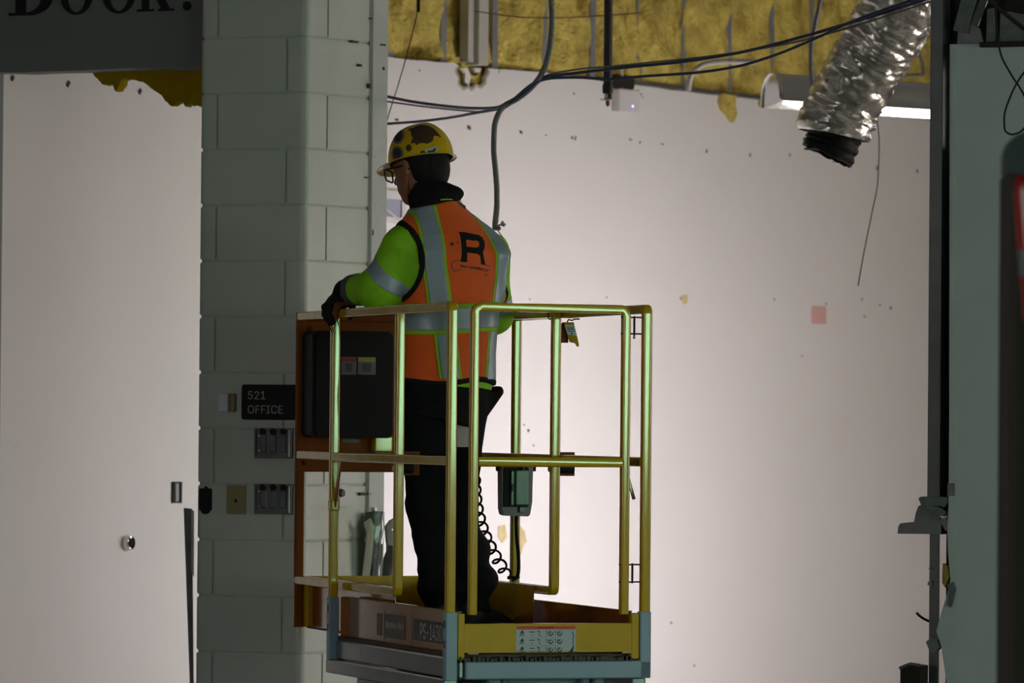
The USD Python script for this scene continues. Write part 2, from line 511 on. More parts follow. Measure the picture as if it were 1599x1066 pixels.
def clip(m, val):
    """keeps the part of a mesh where val (one number per vertex) is positive"""
    v, f = list(map(np.asarray, m.vertices)), np.asarray(m.faces)
    s = val > 0
    k = s[f].sum(1)
    out = [tuple(t) for t in f[k == 3]]
    cut = {}

    def mid(a, b):
        key = (min(a, b), max(a, b))
        if key not in cut:
            t = val[a] / (val[a] - val[b])
            cut[key] = len(v)
            v.append(np.asarray(m.vertices[a]) * (1 - t) + np.asarray(m.vertices[b]) * t)
        return cut[key]
    for t in f[(k == 1) | (k == 2)]:
        i = [a for a in range(3) if s[t[a]]]
        if len(i) == 1:
            a, b, c = t[i[0]], t[(i[0] + 1) % 3], t[(i[0] + 2) % 3]
            out.append((a, mid(a, b), mid(a, c)))
        else:
            o = [a for a in range(3) if not s[t[a]]][0]
            a, b, c = t[o], t[(o + 1) % 3], t[(o + 2) % 3]
            p, q = mid(a, b), mid(a, c)
            out += [(p, b, c), (p, c, q)]
    r = trimesh.Trimesh(np.array(v), np.array(out).reshape(-1, 3), process=False)
    r.remove_unreferenced_vertices()
    return r


def shell(m, off=0.0015, depth=0.002, normals=None):
    """a patch of surface raised by off and given a rim"""
    n = np.asarray(m.vertex_normals) if normals is None else normals
    v, f = np.asarray(m.vertices), np.asarray(m.faces)
    N = len(v)
    e = np.vstack([f[:, [0, 1]], f[:, [1, 2]], f[:, [2, 0]]])
    key = np.sort(e, 1)
    _, inv, c = np.unique(key, axis=0, return_inverse=True, return_counts=True)
    b = e[c[inv.ravel()] == 1]
    rim = np.vstack([np.c_[b[:, 1], b[:, 0], b[:, 0] + N], np.c_[b[:, 1], b[:, 0] + N, b[:, 1] + N]])
    return trimesh.Trimesh(np.vstack([v + n * off, v - n * depth]), np.vstack([f, f[:, ::-1] + N, rim]), process=False)


def decal(m, fn, off=0.0015, refine=0, depth=0.002):
    val = fn(np.asarray(m.vertices), np.asarray(m.vertex_normals))
    if refine:
        keep = clip(m, val + 0.02)
        for _ in range(refine):
            v, f = trimesh.remesh.subdivide(keep.vertices, keep.faces)
            keep = trimesh.Trimesh(v, f, process=False)
        m = keep
        val = fn(np.asarray(m.vertices), np.asarray(m.vertex_normals))
    return shell(clip(m, val), off, depth)


def inside(poly, xy):
    """signed distance of points to a polygon, positive inside"""
    p = shapely.points(xy)
    d = shapely.distance(poly.boundary, p)
    return np.where(shapely.contains(poly, p), d, -d)


def text(s, height, depth=0.001, bold=False):
    return meshkit.text_mesh(s, height, depth, bold)

# ================================================================== THE SETTING
U = np.array([0.5485, 0.836, 0.0])          # along the back wall and the pier's right face
NW = np.array([0.836, -0.5485, 0.0])        # out of the back wall, towards the room
V = np.array([-0.915, 0.4035, 0.0])         # along the front of the pier, to the left
NV = np.array([-0.4035, -0.915, 0.0])       # out of the front of the pier
Z3 = np.array([0, 0, 1.0])
P0 = np.array([-0.5412, 21.1, 0.0])
CORNER = np.array([-0.7507, 17.84, 0.0])


def wt(px, py):
    """(distance along the back wall, height) of the point seen at (px, py)"""
    q = on(px, py, P0, NW)
    return np.array([np.dot(q - P0, U), q[2]])


def on_wall(m, depth=0.0):
    """(along, height, out) -> world"""
    return place(m, P0 + NW * depth, U, Z3, NW)


def structure(name):
    return Thing(name, kind='structure')


# ---- floor, hall, back room
obj('floor', bx(-7, 9, -4, 30, -0.2, 0), 'hall_floor', kind='structure')
obj('ceiling', [bx(-7, 8, -4, 15.2, 3.55, 3.7), bx(-7, 9, 15.2, 30, 4.5, 4.6), bx(-7, 8, 15.2, 15.3, 3.55, 4.55)], 'hall_ceiling', kind='structure')
obj('wall_rear', bx(-7, 8, -4.2, -4, 0, 3.6), 'hall_paint', kind='structure')
hall_l = Polygon([(-4, 0), (30, 0), (30, 4.6), (-4, 4.6)], [[(3.0, 1.1), (7.4, 1.1), (7.4, 2.9), (3.0, 2.9)]])
obj('wall_left', place(extrude(hall_l, 0.2), (-7.2, 0, 0), (0, 1, 0), (0, 0, 1), (1, 0, 0)), 'hall_paint', kind='structure')
w4 = Thing('added_window_4', kind='structure')  # added fill window out of view, brightens the front faces
obj('window_frame', place(extrude(sbox(2.96, 1.06, 7.44, 2.94).difference(sbox(3.03, 1.13, 7.37, 2.87)), 0.12), (-7.1, 0, 0), (0, 1, 0), (0, 0, 1), (1, 0, 0)), 'dull_steel', w4)
for y0, y1 in ((3.03, 5.17), (5.23, 7.37)):
    obj('pane', bx(-7.07, -7.06, y0, y1, 1.13, 2.87), 'added_side_glow', w4)
obj('mullion', bx(-7.1, -7.0, 5.17, 5.23, 1.1, 2.9), 'dull_steel', w4)
hall_r = Polygon([(-4, 0), (16, 0), (16, 4.6), (-4, 4.6)], [[(2.4, 1.42), (6.0, 1.42), (6.0, 2.7), (2.4, 2.7)], [(8.4, 1.2), (13.2, 1.2), (13.2, 3.0), (8.4, 3.0)]])
obj('wall_right', place(extrude(hall_r, 0.2), (8.0, 0, 0), (0, 1, 0), (0, 0, 1), (1, 0, 0)), 'hall_paint', kind='structure')
for ya, yb, za, zb, n, mt in ((2.4, 6.0, 1.42, 2.7, 2, 'unseen_hall_glow'), (8.4, 13.2, 1.2, 3.0, 3, 'unseen_hall_glow_clear')):
    w2 = Thing('unseen_window_1' if n == 2 else 'unseen_window_2', kind='structure')  # unseen windows, placed to light the lift front and the worker
    obj('window_frame', extrude(sbox(ya - 0.04, za - 0.04, yb + 0.04, zb + 0.04).difference(sbox(ya + 0.03, za + 0.03, yb - 0.03, zb - 0.03)), 0.12) .apply_transform(np.array([[0, 0, 1, 7.97], [1, 0, 0, 0], [0, 1, 0, 0], [0, 0, 0, 1.0]])), 'dull_steel', w2)
    for k in range(n):
        y0, y1 = ya + (yb - ya) * k / n, ya + (yb - ya) * (k + 1) / n
        obj('pane', bx(8.05, 8.06, y0 + 0.03, y1 - 0.03, za + 0.03, zb - 0.03), mt, w2)
        if k:
            obj('mullion', bx(7.99, 8.09, y0 - 0.03, y0 + 0.03, za, zb), 'dull_steel', w2)

# ---- back wall: white boards, studs and fibreglass above
wb = structure('wall_back')
tt = np.linspace(-3.3, 8.5, 200)
top = 3.217 + 0.012 * (meshkit.fbm(np.c_[tt * 3, tt * 0, tt * 0], 4, 3) - 0.5) * 2
hole_xy = [(712, 99), (716, 104), (713, 111), (719, 122), (717, 130), (724, 137), (731, 133), (736, 138), (744, 131), (751, 134), (757, 129), (757, 121), (762, 113), (764, 103), (752, 96), (735, 92), (720, 92)]
hole = Polygon([wt(*q) for q in hole_xy])
board = Polygon([(-3.3, 0)] + list(zip(tt, top)) + [(8.5, 0)]).difference(hole)
obj('plasterboard', on_wall(extrude(board, 0.016), -0.016), 'white_board', wb)
# torn paper rim round the hole
rim = hole.buffer(0.012).difference(hole.buffer(0.001)).intersection(sbox(-1, 2.9, 2, 3.2))
obj('torn_edge', on_wall(extrude(rim, 0.004), -0.002), 'paper_edge', wb)
obj('backing', on_wall(extrude(sbox(-3.3, 2.9, 8.5, 4.5), 0.02), -0.17), 'dull_steel', wb)
for k in range(-2, 18):
    t = 0.045 + 0.4055 * k
    c = on_wall(trimesh.util.concatenate([extrude(sbox(t - 0.021, 0.02, t + 0.021, 4.5), 0.002), trimesh.Trimesh(*[np.asarray(a) for a in (bx(t - 0.021, t - 0.019, 0.02, 4.5, -0.09, 0).vertices, bx(t - 0.021, t - 0.019, 0.02, 4.5, -0.09, 0).faces)], process=False)]), -0.019)
    obj('stud', c, 'galvanised', wb)
for k in range(-2, 17):
    t0, t1 = 0.045 + 0.4055 * k, 0.045 + 0.4055 * (k + 1)
    nx, nz = 26, 62
    s, z = np.meshgrid(np.linspace(0, 1, nx), np.linspace(0, 1, nz), indexing='ij')
    zz = 3.0 + 1.35 * z
    lo_e = t0 - 0.010 + 0.085 * (meshkit.fbm(np.stack([zz * 3.2, zz * 0 + k * 9.1, zz * 0], -1), 3, 11) - 0.62)
    hi_e = t1 + 0.014 + 0.10 * (meshkit.fbm(np.stack([zz * 3.0, zz * 0 + k * 5.3, zz * 0 + 4], -1), 3, 12) - 0.45)
    T = lo_e + (hi_e - lo_e) * s
    prof = 1 - np.abs(2 * s - 1) ** 6
    edge = -0.115 + 0.16 * meshkit.fbm(np.stack([zz * 2.6, s * 0 + np.round(s) * 7 + k * 3.7, zz * 0], -1), 3, 15)
    D = edge * (1 - prof) + prof * (-0.015 + 0.13 * (meshkit.fbm(np.stack([T * 4, zz * 3.2, T * 0 + k], -1), 4, 5) - 0.40)) + 0.045 * (meshkit.fbm(np.stack([T * 18, zz * 13, T * 0 + k], -1), 3, 8) - 0.5)
    # limp, pulled-out places
    if k == 1:
        D -= 0.11 * np.exp(-((T - (t1 - 0.02)) / 0.09) ** 2 - ((zz - 3.56) / 0.13) ** 2)
    if k == 0:
        D -= 0.12 * np.exp(-((T - (t0 + 0.25)) / 0.08) ** 2 - ((zz - 3.22) / 0.06) ** 2)
    D = np.where(zz < 3.235, np.minimum(D, -0.05), D)
    v = np.stack([T, zz, D], -1).reshape(-1, 3)
    i, j = np.meshgrid(np.arange(nx - 1), np.arange(nz - 1), indexing='ij')
    a = (i * nz + j).ravel()
    q = np.stack([a, a + nz, a + nz + 1, a + 1], 1)
    front = (v, np.vstack([q[:, [0, 1, 2]], q[:, [0, 2, 3]]]))
    m = trimesh.Trimesh(*front, process=False)
    back = trimesh.Trimesh(v * [1, 1, 0] + [0, 0, -0.13], m.faces[:, ::-1], process=False)
    obj('fibreglass_batt', on_wall(trimesh.util.concatenate([m, back]), -0.004), 'batt', wb, smooth=True)
# thin steel track along the cut edge
a, b = wt(938, 126), wt(1500, 192)
obj('edge_track', on_wall(bar([a[0], a[1] + 0.006, 0.006], [7.9, b[1] + (7.9 - b[0]) * (b[1] - a[1]) / (b[0] - a[0]) + 0.006, 0.006], 0.016, 0.02, 0.003), 0), 'dull_steel', wb)
# clips left along the old ceiling line, little holes, glue
for px, py, w, h, ang in [(19, 122, 6, 12, 35), (106, 131, 6, 13, 35), (218, 143, 6, 12, 35), (619, 187, 10, 5, 0), (732, 199, 10, 8, 20), (813, 206, 8, 6, 20), (852, 211, 4, 3, 0), (893, 215, 4, 8, -30), (898, 216, 3, 10, 15),
                          (984, 218, 9, 3, 10), (999, 222, 3, 6, 0), (1034, 225, 8, 3, 5), (1103, 236, 3, 10, 20), (1171, 242, 3, 9, 15), (1233, 242, 5, 6, -20), (1301, 252, 6, 3, 0), (1369, 262, 3, 13, 5), (1432, 267, 3, 11, -25)]:
    t, z = wt(px, py)
    g = bx(-w * 0.0026 / 2, w * 0.0026 / 2, -h * 0.0019 / 2, h * 0.0019 / 2, 0, 0.006, 0.002)
    g.apply_transform(trimesh.transformations.rotation_matrix(math.radians(-ang), [0, 0, 1]))
    g.apply_translation([t, z, -0.001])
    obj('clip', on_wall(g), 'mark_dark', wb)
for px, py, r in [(1063, 466, 2.5), (1209, 467, 2), (1290, 474, 2), (1346, 467, 2), (1350, 494, 2), (1374, 476, 2), (1391, 481, 3), (827, 467, 1.5), (947, 464, 1.5), (825, 672, 3), (833, 695, 1.8), (818, 663, 1.5), (1048, 972, 2.2), (1084, 1039, 2), (1252, 555, 1.6),
                  (896, 146, 2), (1001, 147, 2), (1003, 152, 1.5), (655, 110, 1.5), (779, 112, 1.5), (960, 160, 1.5)]:
    t, z = wt(px, py)
    obj('nail_hole', on_wall(lathe([(0, 0), (r * 0.0026, 0), (r * 0.0022, 0.003), (0, 0.003)], (t, z, 0), n=8)), 'mark_dark', wb)
for pts in ([(806, 826), (812, 822), (818, 830), (821, 845), (816, 852), (812, 866), (806, 868), (803, 850)], [(778, 822), (788, 820), (790, 838), (784, 846), (778, 838)], [(1064, 462), (1073, 461), (1072, 472), (1067, 474)],
            [(748, 838), (757, 836), (760, 852), (756, 868), (748, 866)]):
    p = Polygon([wt(*q) for q in pts]).buffer(0.006).buffer(-0.003)
    obj('glue_patch', on_wall(extrude(p, 0.004), -0.001), 'glue_tan', wb)
# loose plaster hanging in the broken hole
for pts in ([(725, 106), (735, 106), (741, 118), (738, 134), (731, 128), (732, 114)], [(746, 106), (757, 106), (755, 113), (748, 113)]):
    obj('broken_plaster', on_wall(extrude(Polygon([wt(*q) for q in pts]), 0.012), -0.03), 'white_board', wb)
obj('hole_shade', on_wall(extrude(hole.buffer(0.004), 0.004), -0.075), 'shade_black', wb)  # dark sheet painting the shade inside the hole
for pts in ([(714, 112), (722, 116), (724, 132), (719, 138), (714, 126)], [(740, 116), (750, 119), (757, 112), (760, 124), (752, 132), (744, 130)]):
    obj('torn_fibreglass', on_wall(extrude(Polygon([wt(*q) for q in pts]), 0.02), -0.045), 'batt', wb)

# ---- the block pier
wp = structure('wall_pier')
R_B = 0.026
plan = fillet([CORNER + V * 0.438 + U * 0.42, CORNER + V * 0.438, CORNER, CORNER + U * 0.402], R_B, 7)[:, :2]
line = LineString(plan)
s_left = LineString(plan).project(Point(*(CORNER + V * 0.438)[:2]))
s_corner = line.project(Point(*CORNER[:2]))
core = Polygon(list(plan) + [tuple((CORNER + U * 0.402 - NW * 0.05)[:2]), tuple((CORNER + V * 0.438 + U * 0.42)[:2])])
core_in = core.buffer(-0.0065, join_style=2)
obj('mortar', place(extrude(core_in, 3.9), (0, 0, 0), (1, 0, 0), (0, 1, 0), (0, 0, 1)), 'mortar_paint', wp, smooth=30)
from shapely.ops import substring


def block(sa, sb, z0, z1):
    seg = np.array(substring(line, sa, sb).coords)
    inner = np.array(LineString(seg).offset_curve(-0.055, join_style=2).coords) if len(seg) > 2 else None
    c = core.representative_point()
    if inner is None or LineString(inner).distance(c) > LineString(seg).distance(c) + 0.03:
        side = LineString(seg).offset_curve(0.055, join_style=2)
        inner = np.array(side.coords) if inner is None or side.distance(c) < LineString(inner).distance(c) else inner
    if len(seg) == 2:
        o1, o2 = LineString(seg).offset_curve(0.055), LineString(seg).offset_curve(-0.055)
        inner = np.array((o1 if o1.distance(c) < o2.distance(c) else o2).coords)
    if np.linalg.norm(inner[0] - seg[0]) < np.linalg.norm(inner[-1] - seg[0]):
        inner = inner[::-1]
    poly = Polygon(np.vstack([seg, inner])).buffer(0)
    lo = extrude(poly.buffer(-0.0035, join_style=2), z1 - z0)
    lo.apply_translation([0, 0, z0])
    hi = extrude(poly, z1 - z0 - 0.007)
    hi.apply_translation([0, 0, z0 + 0.0035])
    # chamfered block: hull-free stack of a slightly smaller full-height core and the full outline
    return [hi, lo]


zj = [3.0432 - 0.2032 * k for k in range(-4, 16)]
zj[-1] = 0.0
for k in range(len(zj) - 1):
    z1, z0 = zj[k], zj[k + 1]
    A = (k % 2 == 1)
    j = 0.0045
    js = [0.0, s_corner - 0.358, s_corner + 0.1246 - 0.0, line.length] if A else [0.0, s_left + 0.10, s_corner - 0.0762, line.length]
    if not A:
        js = [0.0, s_corner - 0.0762, line.length]
    for a, b in zip(js[:-1], js[1:]):
        obj('block', block(a + j, b - j, z0 + j, z1 - j), 'block_paint', wp, smooth=35)
obj('plaster_strip', place(extrude(Polygon([(0.398, -0.1), (0.506, -0.1), (0.506, 0.003), (0.500, 0.009), (0.41, 0.009), (0.398, 0.0)]), 3.9), CORNER, U, NW, Z3), 'render_strip', wp)
obj('plaster_strip', place(extrude(sbox(0.400, -0.02, 0.404, 0.012), 3.9), CORNER, U, NW, Z3), 'plate_white', wp)
# scuffs and holes on the right face
def pf(px, py, out=0.0):
    q = on(px, py, CORNER + NW * out, NW)
    return q


for px, py, w, h in [(566, 771, 7, 5), (576, 771, 6, 2), (555, 65, 9, 3), (598, 70, 8, 3), (599, 107, 3, 5), (580, 29, 2, 2), (563, 102, 4, 4), (577, 134, 2, 8), (574, 277, 4, 2), (582, 363, 2, 9)]:
    q = pf(px, py, 0.010)
    obj('scuff', place(bx(-w * 0.0042 / 2, w * 0.0042 / 2, -h * 0.0023 / 2, h * 0.0023 / 2, -0.02, 0.0015), q, U, Z3, NW), 'mark_dark', wp)

# ---- header with lettering, and the left jamb
wh = structure('wall_header')
HB = CORNER - NV * 0.06
zb = on(200, 108, HB, NV)[2]
tt = np.linspace(0.40, 6.0, 90)
ph = Polygon([(0.40, 4.55)] + [(t, zb + 0.007 * (meshkit.noise(np.array([t * 9, 0, 0]), 4) - 0.5)) for t in tt] + [(6.0, 4.55)])
obj('fascia', place(extrude(ph, 0.12), HB - NV * 0.12, V, Z3, NV), 'header_paint', wh)
obj('jamb', place(extrude(sbox(1.355, 0, 6.0, zb + 0.02), 0.10), HB - NV * 0.11, V, Z3, NV), 'header_paint', wh)


def serif(kind, H):
    """roman letters as polygons: unit capital height H, origin on the baseline, reading along +x"""
    e = lambda cx, cy, rx, ry: affinity.scale(Point(0, 0).buffer(1, 24), rx, ry).buffer(0) if False else affinity.translate(affinity.scale(Point(0, 0).buffer(1, 24), rx, ry), cx, cy)
    if kind == 'B':
        stem = sbox(0.12, 0, 0.30, 1)
        s = sbox(0, 0, 0.45, 0.045).union(sbox(0, 0.955, 0.45, 1)).union(stem)
        lower = e(0.36, 0.265, 0.40, 0.265).difference(e(0.32, 0.265, 0.24, 0.215)).intersection(sbox(0.3, 0, 1, 0.6))
        upper = e(0.36, 0.76, 0.34, 0.24).difference(e(0.32, 0.76, 0.20, 0.195)).intersection(sbox(0.3, 0.4, 1, 1))
        p = s.union(lower).union(upper)
    elif kind == 'o':
        p = e(0.31, 0.31, 0.31, 0.325).difference(e(0.31, 0.31, 0.175, 0.285))
    elif kind == 'k':
        p = sbox(0.10, 0, 0.24, 1).union(sbox(0, 0, 0.34, 0.04)).union(sbox(0, 0.96, 0.24, 1))
        p = p.union(Polygon([(0.22, 0.28), (0.46, 0.62), (0.53, 0.62), (0.30, 0.30)])).union(sbox(0.38, 0.6, 0.66, 0.64))
        p = p.union(Polygon([(0.30, 0.38), (0.42, 0.46), (0.66, 0.03), (0.70, 0), (0.44, 0), (0.48, 0.05)])).union(sbox(0.42, 0, 0.74, 0.04))
    else:
        p = e(0.11, 0.105, 0.11, 0.11)
    return affinity.scale(p, H, H, origin=(0, 0))


for ch, px, py, H in [('B', 14, 25, 0.245), ('o', 95, 22.5, 0.216), ('o', 160, 20.5, 0.225), ('k', 214, 18.5, 0.21), ('.', 286, 16.5, 0.155)]:
    q = on(px, py, HB + NV * 0.001, NV)
    obj('letter', place(extrude(serif(ch, H), 0.004), q, -V, Z3, NV), 'letter_black', wh)

# ---- front wall right of the opening
wr = structure('wall_front')
RD = -V                                                     # to the right, nearer the camera
ztop = on(1530, 69, CORNER, NV)[2]
sr = lambda px, py=500: float(np.dot(on(px, py, CORNER, NV) - CORNER, RD))
S0 = sr(1482)
edge = [(1480, 1200), (1478, 1066), (1470, 1010), (1462, 985), (1470, 955), (1478, 930), (1484, 905), (1480, 860), (1479, 830), (1480, 800), (1482, 780), (1482, 500), (1483, 69)]
pl = [(float(np.dot(on(x, y, CORNER, NV) - CORNER, RD)), max(on(x, y, CORNER, NV)[2], 0)) for x, y in edge]
pl[0] = (pl[0][0], 0.0)
pp = Polygon(pl + [(4.6, ztop - 0.02), (6.2, ztop), (6.2, 0)])
obj('plasterboard', place(extrude(pp, 0.016), CORNER - NV * 0.016, RD, Z3, NV), 'right_paint', wr)
obj('corner_bead', place(extrude(sbox(S0 + 0.004, 1.25, S0 + 0.020, ztop - 0.02), 0.004), CORNER, RD, Z3, NV), 'right_paint', wr)
obj('back_board', place(extrude(sbox(S0 + 0.01, 0, 6.2, 2.6), 0.016), CORNER - NV * 0.13, RD, Z3, NV), 'right_paint', wr)
obj('gap_shade', place(extrude(sbox(sr(1467), 0, S0 + 0.01, 4.5), 0.01), CORNER - NV * 0.10, RD, Z3, NV), 'shade_black', wr)  # black sheet standing in for the shade deep in the gap
# steel jamb stud: a channel with two lips
for (xa, xb, d0, d1, mat) in ((1447.5, 1467, -0.020, -0.016, 'jamb_steel'), (1466, 1467, -0.10, -0.016, 'dull_steel'), (1447.5, 1448.5, -0.10, -0.016, 'jamb_steel')):
    obj('jamb_stud', place(extrude(sbox(sr(xa), 1.36, sr(xb), 4.5), d1 - d0), CORNER + NV * d0, RD, Z3, NV), mat, wr)
obj('jamb_stud', place(extrude(sbox(sr(1452), 0.0, sr(1467), 1.37), 0.006), CORNER - NV * 0.020, RD, Z3, NV), 'jamb_steel', wr)
# above: torn board, strut, track, dirty board set back
zt = lambda px, py: (sr(px, py), on(px, py, CORNER, NV)[2])
obj('torn_board', place(extrude(Polygon([zt(1554, 66), zt(1556, 18), zt(1572, 16), zt(1585, 20), zt(1640, 22), zt(1640, 70)]), 0.016), CORNER - NV * 0.06, RD, Z3, NV), 'rubble', wr)
obj('torn_board', place(extrude(Polygon([zt(1538, 66), zt(1540, 14), zt(1549, 12), zt(1551, 66)]), 0.02), CORNER - NV * 0.03, RD, Z3, NV), 'rubble', wr)
obj('torn_board', place(extrude(Polygon([zt(1490, 68), zt(1492, 45), zt(1500, 36), zt(1508, 30), zt(1514, 38), zt(1526, 44), zt(1532, 68)]), 0.02), CORNER - NV * 0.05, RD, Z3, NV), 'dull_steel', wr)
a, b = at(1500, 50, 16.86), at(1520, -25, 16.86)
obj('strut', bar(a, b, 0.055, 0.012, 0.003, normal=NV), 'rubble', wr)
a, b = at(1522, 40, 16.84), at(1541, -10, 16.84)
obj('strut', bar(a, b, 0.03, 0.012, 0.003, normal=NV), 'torn_steel', wr)
obj('track', place(bx(sr(1530), sr(1660), zt(1560, 74)[1], zt(1560, 66)[1], 0.0, 0.03, 0.003), CORNER, RD, Z3, NV), 'near_dark', wr)
obj('upper_backing', place(extrude(sbox(S0, ztop - 0.1, 6.2, 4.5), 0.01), CORNER - NV * 0.16, RD, Z3, NV), 'near_dark', wr)
endp = sbox(0.11, 0, 11.0, 4.5).difference(sbox(2.6, 0.9, 5.2, 2.8))
END = CORNER + RD * 6.0
obj('wall_end', place(extrude(endp, 0.12), END, -NV, Z3, RD), 'hall_paint', kind='structure')
w3 = Thing('unseen_window_3', kind='structure')  # unseen window, placed to light the pier from the back room
obj('window_frame', place(extrude(sbox(2.56, 0.86, 5.24, 2.84).difference(sbox(2.66, 0.96, 5.14, 2.74)), 0.14), END - RD * 0.01, -NV, Z3, RD), 'dull_steel', w3)
for k in range(2):
    obj('pane', place(bx(2.66 + 1.24 * k, 3.88 + 1.24 * k, 0.96, 2.74, 0.05, 0.06), END, -NV, Z3, RD), 'unseen_back_glow', w3)
obj('mullion', place(bx(3.86, 3.92, 0.94, 2.76, 0.01, 0.09), END, -NV, Z3, RD), 'dull_steel', w3)

# ragged ends of the cut wall beside the opening
def rub(pts, depth, out, mat):
    p = Polygon([zt(*q) for q in pts])
    return place(extrude(p, depth), CORNER + NV * out, RD, Z3, NV)


obj('cut_sill', rub([(1400, 833), (1401, 822), (1404, 817), (1420, 815), (1468, 812), (1468, 834)], 0.10, -0.11, ''), 'dull_steel', wr)
for i, (pts, d, o, m) in enumerate([
    ([(1424, 815), (1427, 800), (1431, 790), (1440, 786), (1452, 797), (1462, 806), (1478, 812), (1470, 820), (1440, 822)], 0.05, -0.07, 'dull_steel'),
    ([(1434, 778), (1438, 775), (1460, 775), (1480, 776), (1481, 784), (1474, 792), (1466, 789), (1452, 789), (1438, 788)], 0.03, -0.03, 'rubble'),
    ([(1446, 791), (1456, 789), (1470, 793), (1478, 800), (1474, 806), (1460, 801)], 0.03, -0.02, 'rubble'),
    ([(1466, 812), (1480, 810), (1481, 830), (1474, 828)], 0.02, -0.03, 'dull_steel'),
    ([(1444, 1002), (1450, 997), (1462, 998), (1466, 1010), (1456, 1022), (1450, 1016)], 0.03, -0.04, 'dull_steel'),
    ([(1449, 908), (1455, 906), (1455, 915), (1448, 913)], 0.02, -0.02, 'dull_steel'),
    ([(1449, 887), (1454, 885), (1454, 890)], 0.02, -0.02, 'dull_steel'),
    ([(1481, 912), (1490, 908), (1493, 920), (1486, 948), (1480, 944), (1483, 926)], 0.012, 0.0, 'rubble'),
]):
    obj('broken_edge', rub(pts, d, o, ''), m, wr)
for pts in ([(1466, 880), (1474, 884), (1476, 900), (1470, 918), (1465, 910)], [(1466, 960), (1474, 964), (1476, 980), (1468, 988)]):
    obj('fibreglass_shred', rub(pts, 0.03, -0.07, ''), 'batt', wr)
obj('screw_plate', rub([(1480, 754), (1491, 754), (1491, 774), (1480, 774)], 0.004, 0.001, ''), 'dull_steel', wr)

# bent strip of door frame left at the pier's left edge
fs = Thing('bent_door_frame_strip', 'narrow dark grey bent metal strip standing in the doorway against the left edge of the block pier', 'metal strip', loc=on(294, 1066, CORNER - NV * 0.03, NV) * [1, 1, 0])
a = [on(x, y, CORNER - NV * 0.02, NV) for x, y in ((288, 793), (300, 794), (302.5, 1066), (297.5, 1066))]
poly = [np.array([np.dot(q - CORNER, V), q[2]]) for q in a]
low = [poly[3] + (poly[3] - poly[0]) * 1.4, poly[2] + (poly[2] - poly[1]) * 1.4]
obj('flange', place(extrude(Polygon([poly[0], poly[1], poly[2], [low[1][0], 0.0], [low[0][0], 0.0], poly[3]]), 0.006), CORNER - NV * 0.02, V, Z3, NV), 'dull_steel', fs, world=True)
a = [on(x, y, CORNER - NV * 0.012, NV) for x, y in ((299.5, 796), (303, 797), (303, 900), (299.5, 890))]
obj('lip', place(extrude(Polygon([np.array([np.dot(q - CORNER, V), q[2]]) for q in a]), 0.004), CORNER - NV * 0.012, V, Z3, NV), 'galvanised', fs, world=True)

# ================================================================== LAMPS
# strip lamp hanging in front of the back wall
A0, A1 = at(1222, 157, 20.6), at(1500, 174.5, 20.75)
ax = (A1 - A0) / np.linalg.norm(A1 - A0)
side = np.cross(ax, Z3)
side = np.array([-ax[1], ax[0], 0]) / math.hypot(ax[0], ax[1])        # away from the camera
side = side if side[1] > 0 else -side
lamp = Thing('strip_lamp', 'shiny grey half-round strip lamp with lit panel behind the foil duct', 'ceiling lamp', loc=A0)
Lg = 2.6
prof = [(0.0, 0.0)] + [(0.16 - 0.16 * math.cos(t), 0.125 * math.sin(t) ** 0.8) for t in np.linspace(0, math.pi, 15)[1:-1]] + [(0.32, -0.012)]
prof_in = [(x * 0.965 + 0.0055, y * 0.93 - 0.001) for x, y in prof]
hood = Polygon(prof + prof_in[::-1]).buffer(0)
up = Z3
exf = side
obj('hood', place(extrude(hood, Lg), A0, exf, up, ax), 'hood_grey', lamp, smooth=35, world=True)
capm = place(extrude(Polygon(prof).buffer(0.002), 0.006), A0 - ax * 0.006, exf, up, ax)
obj('end_cap', capm, 'chrome', lamp, world=True)
obj('end_rim', [sweep([A0 + exf * x + up * y - ax * 0.006 for x, y in prof], circ(0.009, 8))], 'chrome', lamp, smooth=True, world=True)
pan = extrude(Polygon([(0.012, 0.004), (0.314, 0.20), (0.314, Lg - 0.01), (0.012, Lg - 0.01)]), 0.004)
obj('light_panel', place(pan, A0 - up * 0.012, exf, ax, up), 'tube_light', lamp, world=True)
for s in (0.16, 1.05):
    obj('latch', place(bx(0.02, 0.05, 0.06, 0.10, s, s + 0.03, 0.004), A0 - exf * 0.02, exf, up, ax), 'chrome', lamp, world=True)
for s in (0.5, 2.0):
    q = A0 + ax * s + exf * 0.16 + up * 0.12
    obj('hanging_rod', cyl(q, [q[0], q[1], 4.5], 0.006, 8), 'dull_steel', lamp, world=True)

# unseen tripod lamp, out of view behind the right-hand wall, placed to light the back wall
TG = on(800, 560, P0, NW)
WL = TG + NW * 2.4
WL = np.array([WL[0], WL[1], 0.0])
wl = Thing('unseen_work_lamp', 'unseen tripod lamp behind the right-hand wall, placed to light the white wall', 'work lamp', loc=WL)
hz = 0.85
c = WL + Z3 * hz
obj('lamp_head', place(bx(-0.34, 0.34, -0.26, 0.26, 0, 0.09, 0.012), c, U, Z3, NW), 'near_dark', wl, world=True)
obj('light_panel', place(bx(-0.31, 0.31, -0.23, 0.23, -0.006, -0.001), c, U, Z3, NW), 'unseen_lamp_glow', wl, world=True)
obj('stand', cyl(WL + Z3 * 0.35, c - Z3 * 0.26 + NW * 0.045, 0.016), 'dull_steel', wl, world=True)
for k in range(3):
    t = 2 * math.pi * k / 3 + 0.4
    obj('leg', cyl(WL + Z3 * 0.55, WL + np.array([0.45 * math.cos(t), 0.45 * math.sin(t), 0.012]), 0.011), 'dull_steel', wl, world=True)

# ================================================================== THINGS ON THE PIER
PN, PX = NV, -V                      # out of the front face, to the right along it


def pq(px, py):
    return on(px, py, CORNER, NV)


